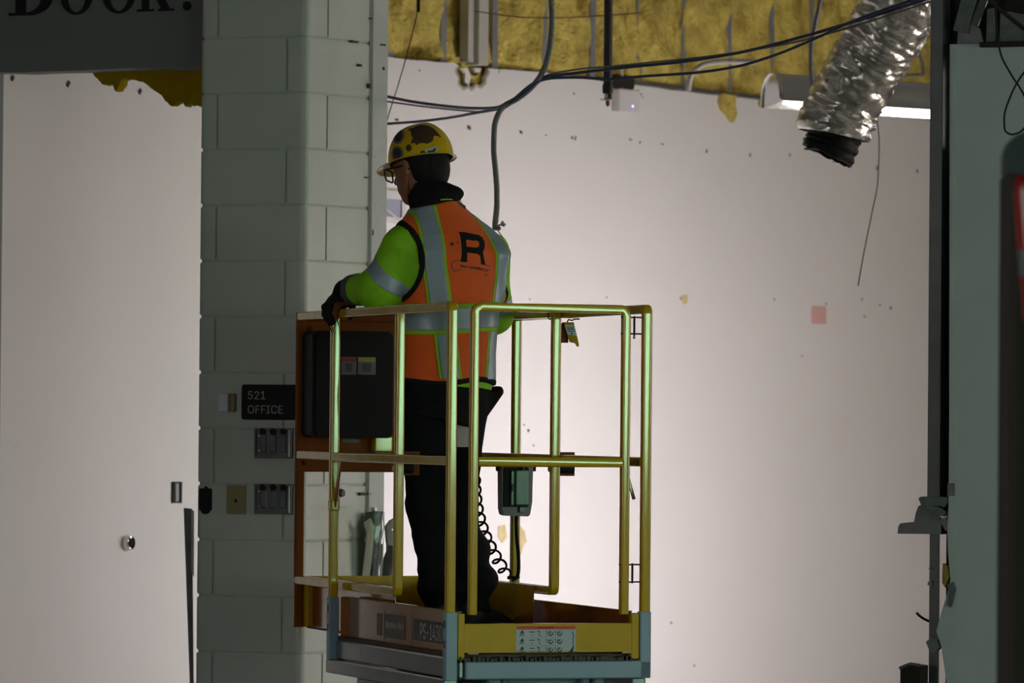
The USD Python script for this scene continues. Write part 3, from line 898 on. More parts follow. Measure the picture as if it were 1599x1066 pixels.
def plate(x0, y0, x1, y1, th, r, back=0.002):
    """a rounded plate on the pier's front covering the pixels given, in (right, up, out) about its centre"""
    a, b = pq(x0, y0), pq(x1, y1)
    w, h = np.dot(b - a, PX), a[2] - b[2]
    c = (a + b) / 2
    p = sbox(-w / 2, -h / 2, w / 2, h / 2)
    p = p.buffer(-r).buffer(r) if r else p
    return p, c, w, h


def on_pier(m, c, out=0.0):
    return place(m, c + PN * out, PX, Z3, PN)


s_p, s_c, s_w, s_h = plate(379, 600, 498, 656, 0.01, 0.011)
sg = Thing('office_sign', 'black rounded door sign reading 521 OFFICE on the front of the block pier', 'sign', loc=s_c - Z3 * s_h / 2)
obj('sign_plate', on_pier(extrude(s_p, 0.009), s_c), 'sign_black', sg, world=True)
for tx, py, px in (('521', 623, 386), ('OFFICE', 645, 386)):
    q = on(px, py, CORNER + PN * 0.009, NV)
    obj('lettering', on_pier(text(tx, 0.029, 0.0012), q), 'sign_text', sg, world=True)
for k, (y0, label) in enumerate(((668, 'upper metal triple switch box on the pier, right under the office sign'), (755, 'lower metal triple switch box on the pier, beside the tan blank plate'))):
    p, c, w, h = plate(401, y0, 458, y0 + 48, 0.02, 0.003)
    t = Thing('switch_box', label, 'switch box', loc=c - Z3 * h / 2, group='metal switch boxes on the block pier')
    obj('box', on_pier(bx(-w / 2, w / 2, -h / 2, h / 2, 0, 0.012, 0.002), c), 'dull_steel', t, world=True)
    rimp = p.difference(p.buffer(-0.006))
    obj('rim', on_pier(extrude(rimp, 0.020), c), 'dull_steel', t, world=True)
    for j in (-1, 0, 1):
        obj('device_yoke', on_pier(bx(j * 0.04 - 0.013, j * 0.04 + 0.013, -0.033, 0.033, 0.010, 0.017, 0.003), c), 'dull_steel', t, world=True)
        obj('knockout', on_pier(lathe([(0, 0), (0.0115, 0), (0.0115, 0.003), (0, 0.003)], (j * 0.042, h / 2 - 0.012, 0.0185), n=12), c), 'black_plastic', t, world=True)
    for j in (-0.027, 0.027):
        obj('screw', on_pier(lathe([(0, 0), (0.0045, 0), (0.003, 0.003), (0, 0.0035)], (-w / 2 + 0.016, j, 0.012), n=10), c), 'pin_steel', t, world=True)
    obj('side_lip', on_pier(bx(w / 2 - 0.009, w / 2 - 0.004, -h / 2 + 0.006, h / 2 - 0.006, 0.02, 0.026, 0.001), c), 'galvanised', t, world=True)
p, c, w, h = plate(355, 757, 384, 803, 0.01, 0.003)
t = Thing('blank_plate', 'tan blank cover plate with a dark centre hole on the front of the pier', 'cover plate', loc=c - Z3 * h / 2)
obj('plate', on_pier(extrude(p, 0.006), c), 'plate_tan', t, world=True)
obj('hole', on_pier(lathe([(0, 0), (0.006, 0), (0.006, 0.001), (0, 0.001)], (0.0, -0.004, 0.006), n=10), c), 'black_plastic', t, world=True)
obj('residue', on_pier(bx(0.008, 0.018, -h / 2 - 0.004, -h / 2 + 0.004, 0, 0.004), c), 'plate_white', t, world=True)
p, c, w, h = plate(313, 762, 331, 797, 0.01, 0.006)
t = Thing('black_box', 'small black recessed box near the left edge of the pier front', 'electrical box', loc=c - Z3 * h / 2)
obj('box', on_pier(extrude(p.union(affinity.translate(Point(0, -h / 2 + 0.004).buffer(w * 0.36), 0, 0)), 0.012), c), 'sign_black', t, world=True)
obj('tab', on_pier(bx(-0.006, 0.006, h / 2 - 0.002, h / 2 + 0.007, 0, 0.006, 0.001), c), 'sign_black', t, world=True)
p, c, w, h = plate(346, 614, 361, 643, 0.01, 0.002)
t = Thing('sensor_block', 'small white and brown block on the pier left of the office sign', 'wall sensor', loc=c - Z3 * h / 2)
obj('cover', on_pier(bx(-w / 2, w / 2, -h / 2, h / 2, 0, 0.03, 0.003), c), 'chip_white', t, world=True)
obj('side', on_pier(bx(w / 2, w / 2 + 0.022, -h / 2, h / 2, 0, 0.022, 0.003), c), 'plate_tan', t, world=True)
for k in range(6):
    obj('slot', on_pier(bx(w / 2 + 0.002, w / 2 + 0.010, -h / 2 + 0.008 + k * 0.010, -h / 2 + 0.012 + k * 0.010, 0.02, 0.0235), c), 'ink', t, world=True)

# on the white wall seen through the left doorway
def wall_c(x0, y0, x1, y1):
    a, b = wt(x0, y0), wt(x1, y1)
    return (a + b) / 2, b[0] - a[0], a[1] - b[1]


c, w, h = wall_c(268, 752, 282, 785)
q = P0 + U * c[0] + Z3 * c[1]
t = Thing('wall_box', 'small open steel outlet box set in the white wall inside the left doorway', 'electrical box', loc=q - Z3 * h / 2)
obj('rim', place(extrude(sbox(-w / 2, -h / 2, w / 2, h / 2).difference(sbox(-w / 2 + 0.02, -h / 2 + 0.006, w / 2 - 0.012, h / 2 - 0.006)), 0.007), q, U, Z3, NW), 'near_dark', t, world=True)
obj('inside', place(bx(-w / 2 + 0.004, w / 2 - 0.004, -h / 2 + 0.004, h / 2 - 0.004, 0, 0.003), q, U, Z3, NW), 'dull_steel', t, world=True)
c, w, h = wall_c(188, 835, 208, 860)
q = P0 + U * c[0] + Z3 * c[1]
t = Thing('door_stop', 'round chrome wall door stop with dark rubber centre on the white wall at left', 'door stop', loc=q - Z3 * h / 2)
obj('cup', place(lathe([(0, 0), (0.031, 0), (0.031, 0.006), (0.027, 0.022), (0.021, 0.024), (0.019, 0.016), (0, 0.016)], n=26), q, U, Z3, NW), 'chrome', t, smooth=40, world=True)
obj('rubber', place(lathe([(0, 0.014), (0.018, 0.014), (0.016, 0.021), (0.008, 0.026), (0, 0.027)], n=20), q, U, Z3, NW), 'black_rubber', t, smooth=40, world=True)

# little panel behind the worker's head, paper on the wall
c, w, h = wall_c(590, 298, 627, 347)
q = P0 + U * c[0] + Z3 * c[1]
t = Thing('framed_panel', 'grey panel in a white frame on the white wall, right behind the helmeted head', 'wall panel', loc=q - Z3 * h / 2)
obj('panel', place(bx(-w / 2, w / 2, -h / 2, h / 2, 0, 0.012), q, U, Z3, NW), 'panel_grey', t, world=True)
obj('frame', place(extrude(sbox(-w / 2 - 0.004, -h / 2 - 0.004, w / 2 + 0.004, h / 2 + 0.004).difference(sbox(-w / 2 + 0.03, -h / 2 + 0.02, w / 2 - 0.024, h / 2 - 0.032)), 0.02), q, U, Z3, NW), 'box_white', t, world=True)
obj('stay', place(bar([-w / 2 + 0.02, 0.02 * 0 - 0.01, 0.018], [w / 2 - 0.02, -h / 2, 0.018], 0.008, 0.008, 0.002), q, U, Z3, NW), 'box_white', t, world=True)
c, w, h = wall_c(1267, 477, 1290, 506)
q = P0 + U * c[0] + Z3 * c[1]
single('pink_paper', place(extrude(sbox(-w / 2, -h / 2, w / 2, h / 2).buffer(-0.012).buffer(0.012), 0.0015), q, U, Z3, NW), 'pink_paper', 'small faded pink paper square stuck on the white wall', 'paper')
c, w, h = wall_c(527, 755, 540, 789)
# white plate on the pier's right face, torn steel below it
q0 = pf(531, 772, 0.0)
t = Thing('white_cover_plate', 'white cover plate with dark fitting on the right face of the pier', 'cover plate', loc=q0 - Z3 * 0.045)
obj('plate', place(bx(-0.012, 0.036, -0.045, 0.04, 0, 0.006, 0.002), q0, U, Z3, NW), 'plate_white', t, world=True)
obj('fitting', place(lathe([(0, 0), (0.016, 0), (0.013, 0.012), (0, 0.014)], (-0.004, 0.006, 0.006), n=10), q0, U, Z3, NW), 'deck_steel', t, smooth=40, world=True)

tf = Thing('torn_steel_frame', 'crumpled shiny steel door frame torn off at the foot of the pier, behind the lift', 'torn metal frame', loc=pf(578, 905) * [1, 1, 0])


def bent(pts, depth, outs, mat, name):
    """a sheet outlined by pixels on the pier's right face, bent outwards by outs along its height"""
    p = Polygon([(np.dot(pf(*q) - CORNER, U), pf(*q)[2]) for q in pts])
    m = extrude(p, depth)
    for _ in range(3):
        v, f = trimesh.remesh.subdivide(m.vertices, m.faces)
        m = trimesh.Trimesh(v, f, process=False)
    v = np.asarray(m.vertices).copy()
    x0, x1 = v[:, 0].min(), v[:, 0].max()
    z0, z1 = v[:, 1].min(), v[:, 1].max()
    s, r = (v[:, 0] - x0) / (x1 - x0), (v[:, 1] - z0) / (z1 - z0)
    v[:, 2] += outs[0] * np.sin(s * math.pi) * (0.4 + 0.6 * r) + outs[1] * r ** 2 + 0.012 * (meshkit.fbm(np.c_[v[:, :2] * 16, v[:, 2] * 0], 3, 5) - 0.5)
    obj(name, place(trimesh.Trimesh(v, m.faces, process=False), CORNER + NW * 0.014, U, Z3, NW), mat, tf, smooth=45, world=True)


bent([(561, 800), (566, 797), (584, 799), (586, 830), (584, 1000), (566, 1000), (567, 850), (560, 815)], 0.003, (0.05, 0.01), 'torn_steel', 'front_sheet')
bent([(553, 815), (558, 808), (562, 818), (568, 822), (570, 832), (564, 826), (569, 850), (570, 1000), (554, 1000), (556, 830)], 0.003, (0.02, 0.03), 'torn_paint', 'side_flap')
bent([(583, 850), (587, 852), (592, 900), (594, 1000), (586, 1000), (582, 870)], 0.003, (0.03, 0.05), 'torn_steel', 'inner_flap')
bent([(590, 822), (593, 812), (600, 804), (608, 808), (606, 815), (598, 822), (594, 826), (598, 832), (601, 838), (601, 860), (602, 900), (601, 1000), (594, 1000), (592, 850)], 0.01, (0.02, 0.02), 'torn_paint', 'outer_flap')
obj('bolt', lathe([(0, 0), (0.008, 0), (0.008, 0.02), (0, 0.02)], pf(580, 795) , NW, 10), 'pin_steel', tf, world=True)

# ================================================================== ABOVE: insulation fringe, pipes, duct, cables
HBK = HB - NV * 0.14
fr_pts = [(130, 98), (137, 107), (150, 124), (157, 132), (165, 130), (174, 131), (178, 140), (181, 143), (186, 134), (188, 124), (197, 120), (206, 124), (222, 128), (236, 140), (250, 148), (256, 157), (268, 165), (274, 160), (282, 158), (286, 166), (296, 160), (301, 165), (312, 164), (322, 160), (322, 98)]
P = Polygon([(np.dot(on(x, y, HBK, NV) - HBK, V), on(x, y, HBK, NV)[2]) for x, y in fr_pts])
m = extrude(P, 0.05)
m = m.subdivide_to_size(0.03)
v = np.asarray(m.vertices).copy()
nn = meshkit.fbm(v * [16, 16, 16], 4, 2) - 0.5
v[:, 2] += 0.05 * nn * (v[:, 2] > 0.02) - 0.03 * nn * (v[:, 2] <= 0.02)
v[:, :2] += 0.010 * np.stack([meshkit.noise(v * 60, 6) - 0.5, meshkit.noise(v * 60, 7) - 0.5], 1)
single('insulation_fringe', place(trimesh.Trimesh(v, m.faces, process=False), HBK - NV * 0.06, V, Z3, NV), 'batt_thin', 'ragged yellow fibreglass hanging below the dark lettered header at upper left', 'insulation', smooth=True)

P = Polygon([wt(*q) for q in [(1121, 146), (1142, 149), (1140, 165), (1143, 176), (1138, 191), (1133, 182), (1124, 172), (1120, 160)]])
m = extrude(P, 0.03).subdivide_to_size(0.03)
v = np.asarray(m.vertices).copy()
v[:, 2] += 0.02 * (meshkit.fbm(v * 20, 3, 3) - 0.5)
single('insulation_tuft', on_wall(trimesh.Trimesh(v, m.faces, process=False), 0.001), 'batt', 'loose yellow fibreglass tuft hanging down over the white wall left of the strip lamp', 'insulation', smooth=True)
P = Polygon([wt(*q) for q in [(1184, 152), (1190, 153), (1188, 168), (1184, 166)]])
m = extrude(P, 0.02).subdivide_to_size(0.03)
single('insulation_tuft', on_wall(m, 0.001), 'batt', 'tiny yellow fibreglass wisp at the cut wall edge just left of the strip lamp', 'insulation', smooth=True)

# white channel cut off above the broken hole
a, b = wt(718, 60), wt(742, 60)
t = Thing('white_channel', 'off-white vertical boxed channel cut off above the broken hole in the wall', 'channel', loc=P0 + U * a[0] + Z3 * 3.24)
w = b[0] - a[0]
obj('channel', on_wall(extrude(sbox(a[0], 3.225, a[0] + w * 0.38, 4.5), 0.045), 0.0), 'pipe_white', t, world=True)
obj('channel_cover', on_wall(extrude(sbox(a[0] + w * 0.38, 3.215, b[0], 4.5), 0.07), 0.0), 'pipe_white', t, world=True)
# grey strap hanging at the left
q = at(653.5, 19, 19.5)
t = Thing('strap', 'short dark hanging strap with a thin wire below it at the top beside the pier', 'hanging wire', loc=q)
obj('strap', bx(q[0] - 0.008, q[0] + 0.006, q[1], q[1] + 0.004, q[2], q[2] + 1.0), 'near_dark', t, world=True)
obj('wire', sweep(spline([at(652, 20, 19.5), at(638, 75, 19.5), at(621, 135, 19.5), at(603, 195, 19.5), at(598, 230, 19.5)], 24), circ(0.0022, 6)), 'mark_dark', t, smooth=True, world=True)

# black drop pipe with sprinkler head
q = at(949, 166, 19.6)
ppx = lambda px: px * 19.6 / 7700
t = Thing('sprinkler_drop', 'thick black vertical sprinkler pipe ending in a chrome head at top centre', 'sprinkler pipe', loc=q)
ctr = at(949, 128, 19.6)
top = at(951, -60, 19.6)
obj('pipe', cyl(ctr, [top[0], top[1], 4.5], ppx(6.8), 18), 'pipe_black', t, smooth=40, world=True)
z = lambda py: at(949, py, 19.6)[2]
obj('coupling', lathe([(0, z(146) - q[2]), (ppx(8.0), z(146) - q[2]), (ppx(8.6), z(142) - q[2]), (ppx(8.6), z(133) - q[2]), (ppx(7.2), z(130) - q[2]), (ppx(7.2), z(120) - q[2]), (0, z(120) - q[2])], q, n=20), 'pipe_black', t, smooth=35, world=True)
obj('reducer', lathe([(0, z(156) - q[2]), (ppx(5.5), z(156) - q[2]), (ppx(6.6), z(153) - q[2]), (ppx(6.6), z(147) - q[2]), (0, z(145) - q[2])], q, n=8), 'chrome', t, world=True)
obj('escutcheon', lathe([(0, z(157) - q[2]), (ppx(12.5), z(156.5) - q[2]), (ppx(12.5), z(155.5) - q[2]), (0, z(155) - q[2])], q, n=24), 'box_white', t, world=True)
obj('sprinkler_head', lathe([(0, 0), (ppx(1.5), 0), (ppx(3), z(164) - q[2]), (ppx(3.5), z(160) - q[2]), (ppx(3.5), z(156) - q[2]), (0, z(156) - q[2])], q, n=12), 'brass_red', t, smooth=35, world=True)

# white emergency box with its blue light
q = on(968, 174, P0 + NW * 0.045, NW)
t = Thing('white_alarm_box', 'white box with a tiny blue light mounted on the wall right of the sprinkler', 'alarm box', loc=q)
obj('housing', place(bx(0, 0.175, 0, 0.108, -0.045, 0.0, 0.006), q, U, Z3, NW), 'box_white', t, world=True)
obj('indicator', place(lathe([(0, 0), (0.006, 0), (0.004, 0.004), (0, 0.004)], (0.11, 0.030, 0.0), n=10), q, U, Z3, NW), 'blue_led', t, world=True)
obj('bracket', place(bx(-0.01, 0.15, 0.108, 0.17, -0.045, -0.01, 0.01), q, U, Z3, NW), 'near_dark', t, world=True)
obj('bracket_rod', place(cyl((0.045, 0.10, -0.02), (0.045, 0.21, -0.02), 0.006, 8), q, U, Z3, NW), 'pipe_white', t, world=True)

# bent conduits on the fibreglass
def tube_thing(name, label, cat, pts, Y, r, mat, n=60, group=None):
    Ys = Y if np.ndim(Y) else [Y] * len(pts)
    p = spline([at(x, y, d) for (x, y), d in zip(pts, Ys)], n)
    return single(name, sweep(p, circ(r, 8)), mat, label, cat, smooth=50, group=group)


tube_thing('bent_conduit', 'pale grey bent conduit stub curving over the yellow insulation at top centre right', 'conduit',
           [(1075, 142), (1076, 130), (1080, 118), (1089, 107), (1101, 100), (1118, 97), (1150, 96), (1180, 97)], 21.6, 0.0125, 'pipe_white')
tube_thing('straight_conduit', 'thin grey upright conduit in front of insulation, just left of the foil duct', 'conduit', [(1285, -40), (1281, 0), (1273, 40), (1267, 75), (1266, 105), (1269, 134)], 20.3, 0.010, 'armoured')
tube_thing('conduit_elbow', 'dark thin conduit elbow above the strip lamp between duct and steel jamb', 'conduit', [(1429, 70), (1436, 88), (1441, 104), (1442, 116), (1436, 117), (1420, 118), (1398, 119)], 21.4, 0.008, 'cable_grey')
# foil duct
dt = Thing('foil_duct', 'crumpled silver foil flexible air duct hanging down at upper right', 'air duct', loc=at(1300, 245, 19.0))
cl = spline([at(1560, -320, 18.4), at(1462, -130, 18.6), at(1430, -55, 18.7), at(1403, 10, 18.8), at(1370, 70, 18.9), at(1334, 130, 18.95), at(1311, 175, 19.0), at(1301, 212, 19.0)], 190)
ns = 110
R = 0.133 * np.ones(len(cl))
R[-10:] *= np.linspace(1.0, 0.93, 10)
base = sweep(cl, circ(1.0, ns), scale=R)
v = np.asarray(base.vertices).copy()
nv = len(cl) * ns
i, k = np.meshgrid(np.arange(len(cl)), np.arange(ns), indexing='ij')
axis = np.repeat(cl, ns, 0)
nrm = (v[:nv] - axis) / R.repeat(ns)[:, None]
w = v[:nv]
ridge = lambda p, s: np.abs(2 * meshkit.fbm(p, 3, s) - 1)
dis = 0.003 * np.sin(i.ravel() * 1.0 + 9 * meshkit.noise(w * 7, 1)) * meshkit.noise(w * 9, 4) + 0.05 * (meshkit.fbm(w * 6, 3, 2) - 0.5) - 0.030 * ridge(w @ np.array([[1, 0, 0.5], [0, 1, 0], [-0.5, 0, 1]]) * [9, 9, 26], 5) + 0.015
v[:nv] = w + nrm * dis[:, None]
foil = trimesh.Trimesh(v[:nv], np.array([f for f in base.faces if f.max() < nv]), process=False)
obj('foil_sleeve', shell(foil, 0.0, 0.004), 'foil', dt, smooth=True, world=True)
e = cl[-1] - cl[-4]
e = e / np.linalg.norm(e)
dn = np.array([-0.05, 0.0, -1.0])
core_c = [cl[-1] - e * 0.12, cl[-1] + dn * 0.02 + np.array([0.03, 0, 0]) * 0, at(1291, 243, 19.0)]
cr = spline(core_c, 24)
ring = circ(1.0, 40)
ct = sweep(cr, ring, scale=0.105 * np.ones(24))
vv = np.asarray(ct.vertices)[:24 * 40].copy()
ii = np.repeat(np.arange(24), 40)
ca = np.repeat(cr, 40, 0)
nr = (vv - ca) / 0.105
vv = ca + nr * (0.105 + 0.004 * np.sin(ii * 1.9) + 0.006 * (meshkit.noise(vv * 40, 3) - 0.5))[:, None]
vv[-40:] += 0.012 * (meshkit.noise(vv[-40:] * 60, 8) - 0.5)[:, None] * np.array([0, 0, 1])
tube_f = np.array([f for f in ct.faces if f.max() < 24 * 40])
obj('inner_hose', shell(trimesh.Trimesh(vv, tube_f, process=False), 0.0, 0.003), 'black_plastic', dt, smooth=40, world=True)
obj('inner_shade', lathe([(0, 0), (0.1, 0), (0.1, 0.004), (0, 0.004)], cr[-4], Z3, 24), 'shade_black', dt, world=True)  # dark disc standing in for the shade inside the hose
tail = cl[-1] + np.array([-0.105, -0.02, -0.02])
obj('foil_scrap', [bx(tail[0] - 0.012, tail[0] + 0.02, tail[1], tail[1] + 0.004, tail[2] - 0.02, tail[2] + 0.012, 0.001)], 'foil', dt, world=True)

# cables
Zc = 18.0
tube = [(862, -60), (861, 0), (862, 30), (859, 70), (853, 98), (843, 120), (826, 140), (806, 155), (788, 165), (778, 178), (772, 200), (771, 230), (774, 268), (776, 300), (776, 322)]
t = Thing('armoured_cable', 'thick grey armoured cable drooping from the top and hanging behind the worker', 'cable', loc=at(776, 322, Zc))
p = spline([at(x, y, Zc) for x, y in tube], 420)
rr = 1 + 0.07 * np.sin(np.arange(420) * 1.55)
obj('sheath', sweep(p, circ(0.0105, 10), scale=rr), 'armoured', t, smooth=True, world=True)
p = spline([at(x, y, Zc) for x, y in [(776, 320), (775, 332), (774, 342), (773, 352)]], 40)
tw = np.arange(40) * 0.8
for ph in (0, math.pi):
    q = p + 0.006 * np.stack([np.cos(tw + ph), np.sin(tw + ph), 0 * tw], 1)
    obj('twisted_core', sweep(q, circ(0.006, 7)), 'cable_grey', t, smooth=True, world=True)
kn = at(775, 354, Zc)
obj('knot', sweep(spline([kn + np.array(o) * 0.012 for o in ((-1, 0, 0.6), (0.6, 0.6, 0), (1.0, -0.4, -0.6), (-0.4, -0.6, -0.7), (-0.8, 0.4, -0.2), (0.3, 0.2, 0.6))], 30), circ(0.006, 7)), 'cable_grey', t, smooth=True, world=True)
for k, (x, y) in enumerate(((787, 347), (790, 350), (788, 353), (785, 345))):
    obj('frayed_strand', sweep(spline([kn, at(781, 351, Zc) + np.array([0, 0.004 * k, 0]), at(x, y, Zc)], 12), circ(0.0032, 6)), 'rope_white', t, smooth=True, world=True)
for x, y in ((783, 368), (788, 373)):
    obj('loose_wire', sweep(spline([kn, at(779, 362, Zc), at(x, y, Zc)], 12), circ(0.0018, 5)), 'near_dark', t, smooth=True, world=True)
tube_thing('blue_cable', 'dark blue cable, uppermost of those sagging from the pier to the top right', 'cable',
           [(560, 138), (602, 150), (640, 158), (690, 165), (740, 169), (775, 168), (800, 156), (826, 135), (850, 121), (900, 114), (960, 107), (1060, 97), (1150, 83), (1240, 61), (1330, 35), (1430, 4), (1500, -20), (1800, -130)],
           [19.3, 19, 18.8, 18.6, 18.3, 18.1, 18, 18, 18, 18, 18, 18, 17.9, 17.8, 17.7, 17.6, 17.5, 17.3], 0.0058, 'cable_blue', 160, 'sagging blue cables')
tube_thing('blue_cable', 'dark blue cable passing just above the helmet and joining the cable bundle', 'cable',
           [(560, 196), (602, 193.5), (650, 190), (700, 184), (745, 176), (780, 170), (803, 157), (830, 137), (846, 125), (870, 121.5), (905, 121), (950, 124), (1000, 119.5), (1080, 114), (1150, 104), (1210, 86), (1280, 57), (1340, 30), (1420, 2), (1490, -22), (1800, -136)],
           [19.3, 19, 18.8, 18.6, 18.3, 18.1, 17.98, 17.98, 18, 18, 18, 18, 18, 18, 17.9, 17.8, 17.7, 17.6, 17.6, 17.5, 17.3], 0.0052, 'cable_blue', 180, 'sagging blue cables')
tube_thing('grey_cable', 'thin pale grey cable running just under the uppermost blue cable from the pier', 'cable',
           [(560, 152), (602, 158), (660, 166), (715, 172), (760, 174), (785, 170), (806, 157), (832, 134), (852, 118), (905, 108), (960, 103), (1060, 93), (1150, 82), (1240, 66), (1330, 42), (1430, 10), (1500, -14)],
           [19.3, 19, 18.8, 18.6, 18.3, 18.1, 18.02, 18.02, 18.02, 18, 18, 18, 17.9, 17.8, 17.7, 17.6, 17.5], 0.0034, 'cable_grey', 160)
tube_thing('copper_wire', 'hair-thin pinkish wire crossing the insulation behind the black sprinkler pipe', 'wire', [(741, 17), (772, 22), (815, 27), (862, 28), (945, 24), (1000, 20)], 20.6, 0.0025, 'brass_red', 40)
tube_thing('dangling_wire', 'thin grey wire dangling from the duct down the right part of the white wall', 'wire', [(1340, 40), (1358, 110), (1368, 175), (1373, 225), (1371, 280), (1360, 340), (1348, 400), (1340, 446)], 19.2, 0.0028, 'cable_grey', 60)
tube_thing('looped_wire', 'dark thin wire hanging in a loop over the right-hand front wall', 'wire', [(1553, -40), (1556, 40), (1562, 82), (1580, 118), (1597, 145), (1608, 175), (1597, 203), (1580, 210), (1569, 203), (1568, 185), (1578, 150), (1610, 100)], 16.2, 0.0032, 'near_dark', 90)
tube_thing('black_wire', 'black wire slanting across the torn board at the top right corner', 'wire', [(1540, -6), (1556, 10), (1580, 30), (1600, 46), (1640, 78)], 16.3, 0.007, 'near_dark', 40)
tube_thing('stub_wire', 'short black wire curling out of the cut wall edge at lower right', 'wire', [(1431, 956), (1437, 962), (1445, 967), (1456, 971), (1468, 972)], 16.95, 0.0045, 'near_dark', 24)
q = on(1436, 1066, CORNER - NV * 0.05, NV)
t = Thing('dark_bin_edge', 'dark upright box standing at the foot of the steel jamb, lower right', 'box', loc=[q[0], q[1], 0])
zb_ = on(1436, 1036, CORNER - NV * 0.05, NV)[2]
a, b = sr(1421, 1050), sr(1452, 1050)
pr = Polygon([(a, 0), (a, zb_ - 0.012), (a + 0.02, zb_ - 0.002), ((a + b) / 2, zb_ + 0.004), (b, zb_), (b, 0)])
obj('body', place(extrude(pr, 0.08), CORNER + NV * 0.02, RD, Z3, NV), 'near_dark', t, world=True)
obj('lid_rim', place(sweep([(a - 0.003, zb_ - 0.010, 0.10), (a + 0.02, zb_, 0.10), ((a + b) / 2, zb_ + 0.006, 0.10), (b, zb_ + 0.002, 0.10)], circ(0.006, 8)), CORNER, RD, Z3, NV), 'dull_steel', t, smooth=True, world=True)

# near the camera at the right edge: a dark post with a red extinguisher hung on it
YN = 9.6
a = at(1577, 600, YN)
t = Thing('dark_post', 'blurred dark brown post at the extreme right edge of the picture', 'post', loc=[a[0] + 0.12, a[1] + 0.12, 0])
pz = at(1577, 262, YN)[2]
obj('post', bx(a[0], a[0] + 0.24, a[1], a[1] + 0.24, 0, pz, 0.012), 'near_dark', t, world=True)
ex = Thing('fire_extinguisher', 'blurred red fire extinguisher under a dark hood hanging on the post at the right edge', 'fire extinguisher', loc=at(1612, 520, YN - 0.09))
top, bot = at(1609, 268, YN - 0.09), at(1627, 500, YN - 0.09)
d = (top - bot) / np.linalg.norm(top - bot)
H = np.linalg.norm(top - bot)
obj('cylinder', lathe([(0, 0), (0.032, 0), (0.036, 0.008), (0.036, H - 0.04), (0.03, H - 0.012), (0.012, H + 0.01), (0, H + 0.01)], bot, d, 26), 'red_enamel', ex, smooth=40, world=True)
obj('label', lathe([(0.0363, H * 0.30), (0.0368, H * 0.30), (0.0368, H * 0.48), (0.0363, H * 0.48), (0.0363, H * 0.30)], bot, d, 26), 'sticker_dim', ex, smooth=40, world=True)
hc = at(1609, 262, YN - 0.1)
pr = Polygon([(-0.049, -0.012), (-0.049, 0.025), (-0.042, 0.045), (-0.025, 0.062), (0.0, 0.070), (0.03, 0.068), (0.06, 0.05), (0.07, 0.02), (0.07, -0.012)]).buffer(0.002)
obj('hood', place(extrude(pr, 0.09), hc + np.array([0, 0.06, 0.0]), (1, 0, 0), (0, 0, 1), (0, -1, 0)), 'hood_dark', ex, world=True)

# ================================================================== THE LIFT
lift = Thing('personnel_lift', 'yellow personnel lift platform with guard rails and blue-grey base, carrying the worker', 'scissor lift', loc=(-0.198, 15.4, 0), rot=18.1)
W, L, FL, TOP = 0.68, 1.357, 0.925, 2.027
T = 0.030                                       # tube
h2 = T / 2


def part(name, m, mat='lift_yellow', parent=None, smooth=40, **k):
    return obj(name, m, mat, parent or lift, smooth=smooth, **k)


def sub(path, name, m, mat, smooth=False):
    return obj(name, m, mat, path, smooth=smooth)


MID = 1.544 - h2                                # middle rail's centre
TR = TOP - h2
TOE = 1.058
# deck and base
part('deck', bx(0.03, W - 0.03, 0.03, L - 0.02, FL - 0.028, FL, 0.003), 'deck_steel', smooth=False)
rg = np.random.default_rng(3)
part('deck_brush', [bx(x, x + 0.006 + 0.01 * rg.random(), -0.002, 0.03, FL - 0.024, FL - 0.006 - 0.008 * rg.random(), 0.001) for x in np.arange(0.045, W - 0.06, 0.0145)], 'deck_steel', smooth=False, kind='stuff')
part('base_beam', bx(0.066, W, 0.0, 0.045, 0.846, 0.902, 0.004), 'lift_blue', smooth=False)
part('base_beam', bx(0.035, W - 0.035, L - 0.045, L, 0.846, 0.902, 0.004), 'lift_grey', smooth=False)
part('base_beam', bx(0.004, 0.05, 0.036, L + 0.02, 0.800, 0.846, 0.004), 'lift_grey', smooth=False)
part('base_beam', bx(W - 0.05, W - 0.004, 0.036, L + 0.02, 0.800, 0.846, 0.004), 'lift_grey', smooth=False)
part('side_channel', bx(0.022, 0.06, 0.036, L - 0.04, 0.848, 0.912, 0.005), 'lift_grey', smooth=False)
part('side_channel', bx(W - 0.06, W - 0.022, 0.036, L - 0.04, 0.848, 0.912, 0.005), 'lift_grey', smooth=False)
# corner posts (sockets) of folded plate
for (x0, x1, y0, y1) in ((0, 0.038, 0, 0.036), (W - 0.036, W, 0, 0.036), (0, 0.034, L - 0.036, L), (W - 0.034, W, L - 0.036, L)):
    c = part('corner_post', bx(x0, x1, y0, y1, 0.846 if y0 > 1 or x0 > 0.3 else 0.842, 1.056, 0.003), 'lift_blue', smooth=False)
    for z in (0.955, 1.018):
        side = -0.0006 if x0 < 0.1 else W + 0.0006
        sub(c, 'slot', place(extrude(Point(0, 0).buffer(0.006, 8).union(affinity.translate(Point(0, 0).buffer(0.006, 8), 0, 0.012)), 0.0014), (side - 0.0007, (y0 + y1) / 2, z - 0.006), (0, 1, 0), (0, 0, 1), (1, 0, 0)), 'bolt_black')
part('corner_gusset', bx(0.040, 0.064, 0.006, 0.04, 0.846, 0.905, 0.008), 'lift_grey', smooth=False)
